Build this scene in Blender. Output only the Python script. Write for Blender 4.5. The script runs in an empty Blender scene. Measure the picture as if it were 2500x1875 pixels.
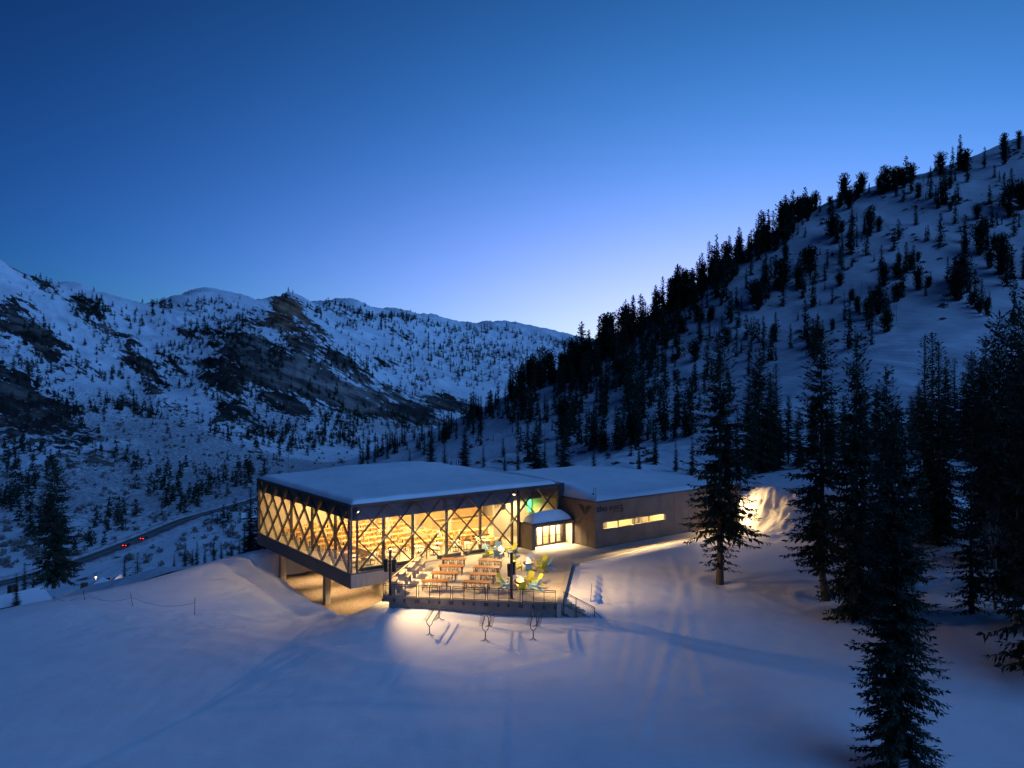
import bpy, math, random
import numpy as np
from mathutils import Vector, Matrix

# ------------------------------------------------------------------ camera, sky, light, exposure
SC = bpy.context.scene
COL = SC.collection
F = 1874.6            # focal length in pixels of the 2500 px wide photograph
CZ = 17.863           # camera height above the terrace paving (terrace = 0)
R = math.radians

cam_data = bpy.data.cameras.new('camera')
cam_data.sensor_width = 36.0
cam_data.lens = 36.0 * F / 2500.0
cam_data.clip_start = 0.5
cam_data.clip_end = 20000.0
cam = bpy.data.objects.new('camera', cam_data)
COL.objects.link(cam)
cam.location = (0, 0, CZ)
cam.rotation_euler = (R(90), 0, 0)
SC.camera = cam

SUN_AZ = 16.0          # degrees clockwise from the view direction, behind the ridge
world = bpy.data.worlds.new('World')
SC.world = world
world.use_nodes = True
wt = world.node_tree
bg = wt.nodes['Background']
sky = wt.nodes.new('ShaderNodeTexSky')
sky.sky_type = 'NISHITA'
sky.sun_disc = False
sky.sun_elevation = R(-2.0)
sky.sun_rotation = R(SUN_AZ)
sky.altitude = 2500
sky.air_density = 1.0
sky.dust_density = 0.1
sky.ozone_density = 2.5
def vmath(op, a, b):
    n = wt.nodes.new('ShaderNodeVectorMath'); n.operation = op
    for i, v in enumerate((a, b)):
        if hasattr(v, 'links'):
            wt.links.new(v, n.inputs[i])
        elif v is not None:
            n.inputs[i].default_value = v
    return n
SKY_GAIN = (0.2913, 0.9095, 1.1551)
scaled = vmath('MULTIPLY', sky.outputs[0], SKY_GAIN)
gam = wt.nodes.new('ShaderNodeGamma'); gam.inputs[1].default_value = 1.693
wt.links.new(scaled.outputs[0], gam.inputs[0])
gx = vmath('MULTIPLY', gam.outputs[0], (10.0, 10.0, 10.0))
tc = wt.nodes.new('ShaderNodeTexCoord')
nrm = vmath('NORMALIZE', tc.outputs['Generated'], None)
def smath(op, a, b):
    n = wt.nodes.new('ShaderNodeMath'); n.operation = op
    for i, v in enumerate((a, b)):
        if hasattr(v, 'links'):
            wt.links.new(v, n.inputs[i])
        else:
            n.inputs[i].default_value = v
    return n.outputs[0]
def glow(az, z, k, w, col):
    """after-glow: a flattened lobe round the place where the sun went down"""
    g = (math.sin(R(az)), math.cos(R(az)), z)
    d = vmath('MULTIPLY', vmath('SUBTRACT', nrm.outputs[0], g).outputs[0], (1.0, 1.0, k))
    q = vmath('DOT_PRODUCT', d.outputs[0], None); wt.links.new(d.outputs[0], q.inputs[1])
    e = smath('POWER', math.e, smath('MULTIPLY', q.outputs['Value'], -1.0 / w ** 2))
    c = vmath('SCALE', tuple(10 * v for v in col), None); wt.links.new(e, c.inputs['Scale'])
    return c.outputs[0]
s1 = vmath('ADD', gx.outputs[0], glow(23.758, -0.003, 1.63, 0.664, (0.083, 0.391, 0.816)))
s2 = vmath('ADD', s1.outputs[0], glow(16.871, -0.046, 2.135, 0.425, (0.943, 0.347, 0.134)))
wt.links.new(s2.outputs[0], bg.inputs[0])
bg.inputs[1].default_value = 0.10

sun_data = bpy.data.lights.new('sun', 'SUN')
sun_data.energy = 2.2
sun_data.angle = R(70)
sun_data.color = (0.13, 0.38, 1.0)
sun = bpy.data.objects.new('sun', sun_data)
COL.objects.link(sun)
# very wide, weak lamp: the twilight sky behind the camera that lifts the slopes facing it
_d = -Vector((math.sin(R(128)) * math.cos(R(19)), math.cos(R(128)) * math.cos(R(19)), math.sin(R(19))))
sun.rotation_euler = _d.to_track_quat('-Z', 'Y').to_euler()

SC.view_settings.view_transform = 'Standard'
SC.view_settings.look = 'None'
SC.view_settings.gamma = 1.0
SC.view_settings.exposure = 0.0
SC.view_settings.use_curve_mapping = False
SC.cycles.use_denoising = True
SC.cycles.max_bounces = 7
SC.cycles.diffuse_bounces = 3
SC.cycles.glossy_bounces = 3
SC.cycles.transmission_bounces = 4
SC.cycles.transparent_max_bounces = 12
SC.cycles.caustics_reflective = False
SC.cycles.caustics_refractive = False
SC.cycles.sample_clamp_indirect = 4.0

random.seed(7)
RNG = np.random.default_rng(7)

# ------------------------------------------------------------------ helpers
def at(px, py, Y):
    return np.array([(px - 1250) / F * Y, Y, CZ - (py - 937.5) / F * Y])
def gp(px, py, z=0.0):
    Y = (CZ - z) * F / (py - 937.5)
    return np.array([(px - 1250) / F * Y, Y])
def proj(x, y, z):
    return 1250 + F * x / y, 937.5 + (CZ - z) * F / y
TH = R(37.2)
CORNER = np.array([-15.098, 72.0])
U = np.array([math.cos(TH), math.sin(TH)])
V = np.array([-math.sin(TH), math.cos(TH)])
def ab2xy(a, b):
    return CORNER + a * U + b * V

class MB:
    def __init__(s):
        s.v = []; s.f = []
    def add(s, vs, fs):
        o = len(s.v)
        s.v += [tuple(map(float, q)) for q in vs]
        s.f += [tuple(i + o for i in f) for f in fs]
        return s
    def box(s, x0, x1, y0, y1, z0, z1):
        return s.add([(x0, y0, z0), (x1, y0, z0), (x1, y1, z0), (x0, y1, z0), (x0, y0, z1), (x1, y0, z1), (x1, y1, z1), (x0, y1, z1)],
                     [(3, 2, 1, 0), (4, 5, 6, 7), (0, 1, 5, 4), (1, 2, 6, 5), (2, 3, 7, 6), (3, 0, 4, 7)])
    def bar(s, p0, p1, w, t, up=(0, 0, 1)):
        """box beam from p0 to p1, w wide across, t thick along up"""
        p0 = Vector(p0); p1 = Vector(p1); d = (p1 - p0).normalized()
        up = Vector(up)
        if abs(d.dot(up)) > 0.99:
            up = Vector((0, 1, 0))
        x = d.cross(up).normalized(); y = x.cross(d).normalized()
        q = []
        for p in (p0, p1):
            for sx, sy in ((-1, -1), (1, -1), (1, 1), (-1, 1)):
                q.append(p + x * (sx * w / 2) + y * (sy * t / 2))
        return s.add(q, [(3, 2, 1, 0), (4, 5, 6, 7), (0, 1, 5, 4), (1, 2, 6, 5), (2, 3, 7, 6), (3, 0, 4, 7)])
    def tube(s, pts, r, n=6, cap=True):
        pts = [Vector(p) for p in pts]
        rs = r if isinstance(r, (list, tuple)) else [r] * len(pts)
        o = []
        for i, p in enumerate(pts):
            d = (pts[min(i + 1, len(pts) - 1)] - pts[max(i - 1, 0)]).normalized()
            ref = Vector((0, 0, 1)) if abs(d.z) < 0.9 else Vector((1, 0, 0))
            x = d.cross(ref).normalized(); y = x.cross(d)
            for k in range(n):
                a = 2 * math.pi * k / n
                o.append(p + (x * math.cos(a) + y * math.sin(a)) * rs[i])
        fs = []
        for i in range(len(pts) - 1):
            for k in range(n):
                k2 = (k + 1) % n
                fs.append((i * n + k, i * n + k2, (i + 1) * n + k2, (i + 1) * n + k))
        if cap:
            fs.append(tuple(range(n - 1, -1, -1)))
            fs.append(tuple((len(pts) - 1) * n + k for k in range(n)))
        return s.add(o, fs)
    def lathe(s, prof, n=16, c=(0, 0, 0)):
        o = []
        for r, z in prof:
            for k in range(n):
                a = 2 * math.pi * k / n
                o.append((c[0] + r * math.cos(a), c[1] + r * math.sin(a), c[2] + z))
        fs = []
        for i in range(len(prof) - 1):
            for k in range(n):
                k2 = (k + 1) % n
                fs.append((i * n + k, i * n + k2, (i + 1) * n + k2, (i + 1) * n + k))
        return s.add(o, fs)
    def prism(s, poly, z0, z1):
        n = len(poly)
        o = [(p[0], p[1], z0) for p in poly] + [(p[0], p[1], z1) for p in poly]
        fs = [tuple(range(n - 1, -1, -1)), tuple(range(n, 2 * n))]
        fs += [(i, (i + 1) % n, n + (i + 1) % n, n + i) for i in range(n)]
        return s.add(o, fs)
    def build(s, name, mat, parent=None, smooth=False):
        me = bpy.data.meshes.new(name)
        me.from_pydata(s.v, [], s.f)
        return link(name, me, mat, parent, smooth)

def link(name, me, mat, parent=None, smooth=False):
    if mat is not None and not me.materials:
        me.materials.append(mat)
    if smooth:
        me.polygons.foreach_set('use_smooth', [True] * len(me.polygons))
    me.update()
    o = bpy.data.objects.new(name, me)
    COL.objects.link(o)
    if parent is not None:
        o.parent = parent
    return o

def np_mesh(name, v, f):
    """fast mesh from numpy verts and quads/tris"""
    me = bpy.data.meshes.new(name)
    v = np.asarray(v, np.float32); f = np.asarray(f, np.int32)
    me.vertices.add(len(v)); me.vertices.foreach_set('co', v.ravel())
    k = f.shape[1]
    me.loops.add(f.size); me.loops.foreach_set('vertex_index', f.ravel())
    me.polygons.add(len(f))
    me.polygons.foreach_set('loop_start', np.arange(0, f.size, k, dtype=np.int32))
    try:
        me.polygons.foreach_set('loop_total', np.full(len(f), k, np.int32))
    except Exception:
        pass
    me.update(calc_edges=True)
    return me

def thing(name, label, cat, loc=(0, 0, 0), rz=0.0, group=None, kind=None):
    o = bpy.data.objects.new(name, None)
    o.empty_display_size = 0.2
    COL.objects.link(o)
    o.location = loc
    o.rotation_euler = (0, 0, rz)
    return tag(o, label, cat, group, kind)
def tag(o, label=None, cat=None, group=None, kind=None):
    if label: o['label'] = label
    if cat: o['category'] = cat
    if group: o['group'] = group
    if kind: o['kind'] = kind
    return o
def clone(root, loc, rz=None, label=None, group=None, scale=None):
    r = root.copy(); COL.objects.link(r)
    r.location = loc
    if rz is not None: r.rotation_euler = (0, 0, rz)
    if scale is not None: r.scale = scale
    if label: r['label'] = label
    if group: r['group'] = group
    for ch in list(root.children):
        c = ch.copy(); COL.objects.link(c); c.parent = r
        for g in list(ch.children):
            d = g.copy(); COL.objects.link(d); d.parent = c
    return r

# ------------------------------------------------------------------ materials
def new_mat(name):
    m = bpy.data.materials.new(name); m.use_nodes = True
    nt = m.node_tree
    return m, nt, nt.nodes['Principled BSDF']
def NN(nt, t, **kw):
    n = nt.nodes.new('ShaderNode' + t)
    for k, v in kw.items():
        setattr(n, k, v)
    return n
def mat(name, col, rough=0.6, metal=0.0, var=0.25, vscale=3.0, bump=0.0, bscale=30.0, emit=None, estr=0.0, spec=0.5, stretch=None):
    m, nt, p = new_mat(name)
    p.inputs['Roughness'].default_value = rough
    p.inputs['Metallic'].default_value = metal
    p.inputs['Specular IOR Level'].default_value = spec
    tcn = NN(nt, 'TexCoord')
    vec = tcn.outputs['Object']
    if stretch:
        mp = NN(nt, 'Mapping'); mp.inputs['Scale'].default_value = stretch
        nt.links.new(vec, mp.inputs[0]); vec = mp.outputs[0]
    if var > 0:
        no = NN(nt, 'TexNoise'); no.inputs['Scale'].default_value = vscale; no.inputs['Detail'].default_value = 5
        nt.links.new(vec, no.inputs['Vector'])
        mr = NN(nt, 'MapRange'); mr.inputs[1].default_value = 0.25; mr.inputs[2].default_value = 0.75
        mr.inputs[3].default_value = 1 - var; mr.inputs[4].default_value = 1 + var
        nt.links.new(no.outputs[0], mr.inputs[0])
        mx = NN(nt, 'VectorMath', operation='SCALE'); mx.inputs[0].default_value = col[:3]
        nt.links.new(mr.outputs[0], mx.inputs['Scale'])
        nt.links.new(mx.outputs[0], p.inputs['Base Color'])
    else:
        p.inputs['Base Color'].default_value = (*col[:3], 1)
    if bump > 0:
        nb = NN(nt, 'TexNoise'); nb.inputs['Scale'].default_value = bscale; nb.inputs['Detail'].default_value = 4
        nt.links.new(vec, nb.inputs['Vector'])
        b = NN(nt, 'Bump'); b.inputs['Strength'].default_value = bump; b.inputs['Distance'].default_value = 0.05
        nt.links.new(nb.outputs[0], b.inputs['Height']); nt.links.new(b.outputs[0], p.inputs['Normal'])
    if emit:
        p.inputs['Emission Color'].default_value = (*emit, 1)
        p.inputs['Emission Strength'].default_value = estr
    return m
def emis(name, col, s):
    m = bpy.data.materials.new(name); m.use_nodes = True
    nt = m.node_tree; nt.nodes.clear()
    e = NN(nt, 'Emission'); e.inputs[0].default_value = (*col, 1); e.inputs[1].default_value = s
    o = NN(nt, 'OutputMaterial'); nt.links.new(e.outputs[0], o.inputs[0])
    return m
def glass(name, tint=(0.92, 0.95, 0.95), ior=1.5, gain=1.6):
    m = bpy.data.materials.new(name); m.use_nodes = True
    nt = m.node_tree; nt.nodes.clear()
    t = NN(nt, 'BsdfTransparent'); t.inputs[0].default_value = (*tint, 1)
    g = NN(nt, 'BsdfGlossy'); g.inputs['Roughness'].default_value = 0.01; g.inputs[0].default_value = (0.9, 0.95, 1, 1)
    lw = NN(nt, 'LayerWeight'); lw.inputs[0].default_value = 0.5
    pw = NN(nt, 'Math', operation='POWER'); pw.inputs[1].default_value = 5.0
    nt.links.new(lw.outputs['Facing'], pw.inputs[0])
    mu = NN(nt, 'Math', operation='MULTIPLY_ADD'); mu.inputs[1].default_value = 0.9; mu.inputs[2].default_value = 0.05; mu.use_clamp = True
    nt.links.new(pw.outputs[0], mu.inputs[0])
    mx = NN(nt, 'MixShader'); nt.links.new(mu.outputs[0], mx.inputs[0])
    nt.links.new(t.outputs[0], mx.inputs[1]); nt.links.new(g.outputs[0], mx.inputs[2])
    o = NN(nt, 'OutputMaterial'); nt.links.new(mx.outputs[0], o.inputs[0])
    return m

def snow_mat(name, fine=0.25, coarse=0.5, groom=0.0, rough=False):
    m, nt, p = new_mat(name)
    p.inputs['Roughness'].default_value = 0.65
    p.inputs['Specular IOR Level'].default_value = 0.25
    tcn = NN(nt, 'TexCoord'); vec = tcn.outputs['Object']
    n1 = NN(nt, 'TexNoise'); n1.inputs['Scale'].default_value = 0.35; n1.inputs['Detail'].default_value = 6
    nt.links.new(vec, n1.inputs['Vector'])
    cr = NN(nt, 'ValToRGB'); cr.color_ramp.elements[0].color = (0.78, 0.80, 0.84, 1); cr.color_ramp.elements[1].color = (0.88, 0.89, 0.91, 1)
    cr.color_ramp.elements[0].position = 0.3; cr.color_ramp.elements[1].position = 0.7
    nt.links.new(n1.outputs[0], cr.inputs[0]); nt.links.new(cr.outputs[0], p.inputs['Base Color'])
    n2 = NN(nt, 'TexNoise'); n2.inputs['Scale'].default_value = 1.6; n2.inputs['Detail'].default_value = 8; n2.inputs['Roughness'].default_value = 0.62
    mp = NN(nt, 'Mapping', vector_type='TEXTURE'); mp.inputs['Rotation'].default_value = (0, 0, R(21)); mp.inputs['Scale'].default_value = (1.0, 0.4, 1.0)
    nt.links.new(vec, mp.inputs[0]); nt.links.new(mp.outputs[0], n2.inputs['Vector'])
    b1 = NN(nt, 'Bump'); b1.inputs['Strength'].default_value = coarse; b1.inputs['Distance'].default_value = 0.10
    nt.links.new(n2.outputs[0], b1.inputs['Height'])
    n3 = NN(nt, 'TexNoise'); n3.inputs['Scale'].default_value = 9.0; n3.inputs['Detail'].default_value = 5
    nt.links.new(vec, n3.inputs['Vector'])
    b2 = NN(nt, 'Bump'); b2.inputs['Strength'].default_value = fine; b2.inputs['Distance'].default_value = 0.04
    nt.links.new(n3.outputs[0], b2.inputs['Height']); nt.links.new(b1.outputs[0], b2.inputs['Normal'])
    last = b2
    if groom > 0:
        wv = NN(nt, 'TexWave'); wv.inputs['Scale'].default_value = 1.3; wv.inputs['Distortion'].default_value = 1.5
        wv.inputs['Detail'].default_value = 2; wv.inputs['Detail Scale'].default_value = 0.4
        m2 = NN(nt, 'Mapping'); m2.inputs['Rotation'].default_value = (0, 0, R(-12))
        nt.links.new(vec, m2.inputs[0]); nt.links.new(m2.outputs[0], wv.inputs['Vector'])
        n4 = NN(nt, 'TexNoise'); n4.inputs['Scale'].default_value = 0.08
        nt.links.new(vec, n4.inputs['Vector'])
        mr = NN(nt, 'MapRange'); mr.inputs[1].default_value = 0.5; mr.inputs[2].default_value = 0.62
        nt.links.new(n4.outputs[0], mr.inputs[0])
        mm = NN(nt, 'Math', operation='MULTIPLY'); nt.links.new(wv.outputs[1], mm.inputs[0]); nt.links.new(mr.outputs[0], mm.inputs[1])
        b3 = NN(nt, 'Bump'); b3.inputs['Strength'].default_value = groom; b3.inputs['Distance'].default_value = 0.03
        nt.links.new(mm.outputs[0], b3.inputs['Height']); nt.links.new(b2.outputs[0], b3.inputs['Normal'])
        last = b3
    if rough:
        ar = NN(nt, 'Attribute', attribute_name='rough')
        n5 = NN(nt, 'TexNoise'); n5.inputs['Scale'].default_value = 1.1; n5.inputs['Detail'].default_value = 7; n5.inputs['Roughness'].default_value = 0.68
        nt.links.new(vec, n5.inputs['Vector'])
        vo = NN(nt, 'TexVoronoi', feature='F1'); vo.inputs['Scale'].default_value = 1.0
        nt.links.new(vec, vo.inputs['Vector'])
        ad = NN(nt, 'Math', operation='MULTIPLY_ADD'); ad.inputs[1].default_value = -0.5
        nt.links.new(vo.outputs['Distance'], ad.inputs[0]); nt.links.new(n5.outputs[0], ad.inputs[2])
        mu5 = NN(nt, 'Math', operation='MULTIPLY'); nt.links.new(ad.outputs[0], mu5.inputs[0]); nt.links.new(ar.outputs['Fac'], mu5.inputs[1])
        b5 = NN(nt, 'Bump'); b5.inputs['Strength'].default_value = 1.0; b5.inputs['Distance'].default_value = 0.28
        nt.links.new(mu5.outputs[0], b5.inputs['Height']); nt.links.new(last.outputs[0], b5.inputs['Normal'])
        last = b5
    nt.links.new(last.outputs[0], p.inputs['Normal'])
    return m

M = {}
M['snow'] = snow_mat('snow', 0.26, 0.30, 0.0, True)
M['roof_snow'] = snow_mat('roof_snow', 0.12, 0.12)
M['bank_snow'] = snow_mat('bank_snow', 0.5, 0.8)
M['dark_metal'] = mat('dark_metal', (0.035, 0.036, 0.042), 0.45, 0.0, 0.15, 2)
M['blue_metal'] = mat('blue_grey_metal', (0.075, 0.08, 0.10), 0.5, 0.0, 0.12, 0.5)
M['bulkhead'] = mat('bulkhead_paint', (0.10, 0.105, 0.14), 0.5, 0.0, 0.1, 0.6)
M['steel'] = mat('painted_steel', (0.06, 0.055, 0.055), 0.45, 0.0, 0.15, 2)
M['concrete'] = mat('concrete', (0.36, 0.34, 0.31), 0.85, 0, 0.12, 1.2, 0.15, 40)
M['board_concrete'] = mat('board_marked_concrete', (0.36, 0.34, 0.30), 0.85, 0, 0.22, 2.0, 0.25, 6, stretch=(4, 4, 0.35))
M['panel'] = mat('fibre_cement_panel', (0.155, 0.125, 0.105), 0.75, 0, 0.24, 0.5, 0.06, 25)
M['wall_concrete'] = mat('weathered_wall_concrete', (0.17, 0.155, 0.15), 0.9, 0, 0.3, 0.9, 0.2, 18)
M['gasket'] = mat('joint_gasket', (0.03, 0.028, 0.026), 0.8, 0, 0)
M['glass'] = glass('clear_glass')
M['paving'] = mat('terrace_paving', (0.48, 0.43, 0.36), 0.85, 0, 0.14, 0.7, 0.1, 30)
M['gravel'] = mat('gravel', (0.17, 0.13, 0.10), 0.95, 0, 0.6, 5, 0.6, 12)
M['asphalt'] = mat('snow_dusted_asphalt', (0.11, 0.11, 0.115), 0.9, 0, 0.45, 0.12)
M['wood'] = mat('oiled_wood', (0.34, 0.125, 0.028), 0.55, 0, 0.25, 6, stretch=(1, 8, 1))
M['pale_wood'] = mat('pale_wood', (0.50, 0.38, 0.24), 0.6, 0, 0.2, 5, stretch=(8, 1, 1))
M['honey_wood'] = mat('honey_wood', (0.55, 0.31, 0.09), 0.5, 0, 0.2, 5)
M['black'] = mat('black_powder_coat', (0.022, 0.021, 0.022), 0.5, 0, 0.1, 3)
M['rail'] = mat('rail_bronze', (0.045, 0.035, 0.03), 0.5, 0, 0.15, 3)
M['lime'] = mat('lime_plastic', (0.56, 0.60, 0.03), 0.5, 0, 0.08, 4)
M['blue'] = mat('sky_blue_plastic', (0.22, 0.45, 0.58), 0.5, 0, 0.08, 4)
M['white'] = mat('pale_blue_plastic', (0.55, 0.63, 0.68), 0.5, 0, 0.08, 4)
M['bronze'] = mat('fire_bowl_bronze', (0.10, 0.05, 0.03), 0.5, 0.3, 0.3, 8)
M['floor'] = mat('hall_floor', (0.46, 0.40, 0.32), 0.4, 0, 0.12, 1.0)
M['plaster'] = mat('warm_plaster', (0.62, 0.55, 0.42), 0.8, 0, 0.06, 1.0)
M['ply'] = mat('birch_ply', (0.55, 0.38, 0.18), 0.6, 0, 0.14, 2.0)
M['cream'] = mat('cream_laminate', (0.72, 0.66, 0.52), 0.5, 0, 0.05, 3)
M['crown'] = mat('fir_needles', (0.030, 0.042, 0.028), 0.8, 0, 0.35, 0.6, spec=0.2)
M['pine'] = mat('pine_needles', (0.026, 0.036, 0.026), 0.8, 0, 0.35, 0.6, spec=0.2)
M['bark'] = mat('bark', (0.075, 0.058, 0.046), 0.9, 0, 0.35, 6, 0.5, 14, stretch=(3, 3, 0.6))
M['aspen'] = mat('aspen_bark', (0.20, 0.18, 0.165), 0.85, 0, 0.3, 4)
M['flame'] = emis('flame', (1.0, 0.34, 0.05), 9.0)
M['flame_core'] = emis('flame_core', (1.0, 0.70, 0.32), 18.0)
M['lamp'] = emis('warm_lamp', (1.0, 0.64, 0.26), 480.0)
M['lamp_drum'] = emis('warm_drum_lamp', (1.0, 0.62, 0.27), 110.0)
M['lamp_soft'] = emis('warm_soffit_lamp', (1.0, 0.64, 0.28), 40.0)
M['lamp_entry'] = emis('entrance_lamp', (1.0, 0.70, 0.36), 300.0)
M['lamp_flood'] = emis('flood_lens', (1.0, 0.80, 0.55), 4.0)
# ------------------------------------------------------------------ terrain
_perm = np.random.default_rng(3).permutation(4096)
_grad = np.random.default_rng(4).uniform(0, 2 * np.pi, 4096)
def _h(ix, iy):
    return _perm[(_perm[ix & 4095] + iy) & 4095]
def noise2(x, y):
    ix = np.floor(x).astype(np.int64); iy = np.floor(y).astype(np.int64)
    fx = x - ix; fy = y - iy
    ux = fx * fx * fx * (fx * (fx * 6 - 15) + 10); uy = fy * fy * fy * (fy * (fy * 6 - 15) + 10)
    def g(dx, dy):
        a = _grad[_h(ix + dx, iy + dy)]
        return np.cos(a) * (fx - dx) + np.sin(a) * (fy - dy)
    return 1.5 * ((g(0, 0) * (1 - ux) + g(1, 0) * ux) * (1 - uy) + (g(0, 1) * (1 - ux) + g(1, 1) * ux) * uy)
def fbm(x, y, o=4, r=0.5):
    s = 0; a = 1; n = 0
    for i in range(o):
        s = s + a * noise2(x * 2 ** i + 17 * i, y * 2 ** i - 9 * i); n += a; a *= r
    return s / n
def ridged(x, y, o=4, r=0.5):
    s = 0; a = 1; n = 0
    for i in range(o):
        s = s + a * (1 - 2 * np.abs(noise2(x * 2 ** i + 31 * i, y * 2 ** i + 7 * i))); n += a; a *= r
    return s / n
def sstep(e0, e1, x):
    t = np.clip((x - e0) / (e1 - e0), 0, 1)
    return t * t * (3 - 2 * t)

class TPS:
    def __init__(s, pts, scale, reg=0.0):
        p = np.array(pts, float)
        s.s = scale; s.p = p[:, :2] / scale
        n = len(p)
        K = s.k(s.p, s.p) + reg * np.eye(n)
        P = np.hstack([np.ones((n, 1)), s.p])
        A = np.zeros((n + 3, n + 3)); A[:n, :n] = K; A[:n, n:] = P; A[n:, :n] = P.T
        s.w = np.linalg.solve(A, np.concatenate([p[:, 2], np.zeros(3)]))
    @staticmethod
    def k(a, b):
        d2 = ((a[:, None, :] - b[None, :, :]) ** 2).sum(-1)
        return 0.5 * d2 * np.log(d2 + 1e-12)
    def __call__(s, x, y):
        q = np.stack([np.ravel(x), np.ravel(y)], 1) / s.s
        out = np.empty(len(q))
        n = len(s.p)
        for i in range(0, len(q), 40000):
            c = q[i:i + 40000]
            out[i:i + 40000] = s.k(c, s.p) @ s.w[:n] + s.w[n] + c @ s.w[n + 1:]
        return out.reshape(np.shape(x))

# --- near snow field ---------------------------------------------------------
_N = []
for px, py, z in [(1048, 1550, -1.4), (1190, 1550, -1.4), (1310, 1550, -1.35), (945, 1478, -1.05), (1365, 1487, -0.95), (1150, 1483, -1.0),
                  (1450, 1480, -0.6), (1500, 1400, -0.1), (1425, 1400, -0.12), (1425, 1430, -0.3), (1508, 1352, 0.06), (1600, 1332, 0.12), (1690, 1318, 0.15),
                  (1757, 1422, -0.3), (2005, 1462, -0.5), (1850, 1314, 0.3), (1900, 1400, 0.0), (2100, 1400, 0.3), (2200, 1350, 1.5), (2300, 1340, 1.8),
                  (2450, 1500, 0.6), (2500, 1300, 3.0),
                  (1250, 1875, -3.0), (0, 1875, -3.4), (2500, 1875, -2.4), (600, 1875, -3.3), (1900, 1875, -2.6), (1250, 1700, -2.3), (600, 1700, -2.8),
                  (1900, 1650, -1.6), (2300, 1650, -1.0), (0, 1700, -3.2), (640, 1560, -2.6), (300, 1560, -3.0), (0, 1560, -3.2),
                  (0, 1490, -3.2), (320, 1435, -3.2), (500, 1387, -3.1), (640, 1342, -2.9), (560, 1450, -3.1), (650, 1490, -3.3), (730, 1515, -3.0),
                  (850, 1500, -2.3), (560, 1400, -3.1), (420, 1440, -3.1)]:
    x, y = gp(px, py, z)
    _N.append((x, y, z))
_N += [(-64, 84, -12), (-54, 97, -12), (-46, 110, -11), (-38, 125, -12), (-20, 125, -12), (0, 130, -9), (30, 128, -1), (60, 125, 5), (80, 95, 6), (72, 60, 3),
       (60, 35, 0), (-78, 60, -10), (-70, 30, -6), (0, 15, -4.6), (0, -100, -8), (-100, -100, -14), (110, -100, -4), (110, 0, 1), (-95, 100, -26), (-90, 130, -30)]
_near = TPS(_N, 50.0, 1e-5)
TERRACE = [(-10.77, 64.71), (3.63, 62.47), (3.93, 63.3), (5.75, 76.0)]
_edge = [gp(1399, 1381), gp(1508, 1353.5), gp(1578, 1337), gp(1682, 1319)]
TERRACE_ALL = [(-10.77, 64.71), (3.63, 62.47), (3.93, 63.3), (5.75, 75.7)] + [tuple(p) for p in _edge[1:]] + [(28.5, 93.5)]
for a, b in [(51, -5.0), (26.5, -4.6), (26.5, 0.4), (6.9, 0.4)]:
    TERRACE_ALL.append(tuple(ab2xy(a, b)))

def poly_dist(x, y, poly):
    """signed distance, negative inside"""
    x = np.asarray(x, float); y = np.asarray(y, float)
    d = np.full(x.shape, 1e9); inside = np.zeros(x.shape, bool)
    n = len(poly)
    for i in range(n):
        x0, y0 = poly[i]; x1, y1 = poly[(i + 1) % n]
        dx, dy = x1 - x0, y1 - y0
        t = np.clip(((x - x0) * dx + (y - y0) * dy) / (dx * dx + dy * dy), 0, 1)
        d = np.minimum(d, np.hypot(x - x0 - t * dx, y - y0 - t * dy))
        c = ((y0 > y) != (y1 > y)) & (x < (x1 - x0) * (y - y0) / (y1 - y0 + 1e-12) + x0)
        inside ^= c
    return np.where(inside, -d, d)

TREE_WELLS = []
TRACKS = []
for pts_, h_, w_ in [([(1452, 1440), (1455, 1500), (1452, 1560), (1440, 1640)], 0.07, 0.35), ([(1560, 1340), (1640, 1400), (1665, 1460), (1650, 1540), (1610, 1640), (1560, 1760)], 0.10, 0.4),
                     ([(1700, 1330), (1690, 1400), (1672, 1470), (1680, 1560), (1720, 1680)], 0.09, 0.4), ([(1720, 1350), (1800, 1380), (1900, 1370), (2000, 1345)], 0.10, 0.6),
                     ([(1540, 1420), (1530, 1480), (1545, 1560), (1520, 1650)], 0.05, 0.3), ([(300, 1500), (420, 1490), (560, 1500), (700, 1540), (900, 1600), (1150, 1630), (1400, 1600)], 0.10, 0.7),
                     ([(100, 1540), (300, 1530), (480, 1545), (650, 1600), (900, 1660)], 0.08, 0.7), ([(420, 1440), (520, 1420), (600, 1400)], 0.10, 0.5), ([(350, 1470), (460, 1455), (560, 1450), (640, 1470)], 0.09, 0.45),
                     ([(600, 1780), (1000, 1740), (1500, 1720), (1900, 1750)], 0.06, 0.8), ([(1320, 1500), (1380, 1540), (1400, 1600)], 0.05, 0.35), ([(1850, 1480), (1950, 1520), (2060, 1500)], 0.08, 0.5)]:
    TRACKS.append(([tuple(gp(a_, b_, -1.5)) for a_, b_ in pts_], h_ * 0.28, w_ * 0.8))
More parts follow.
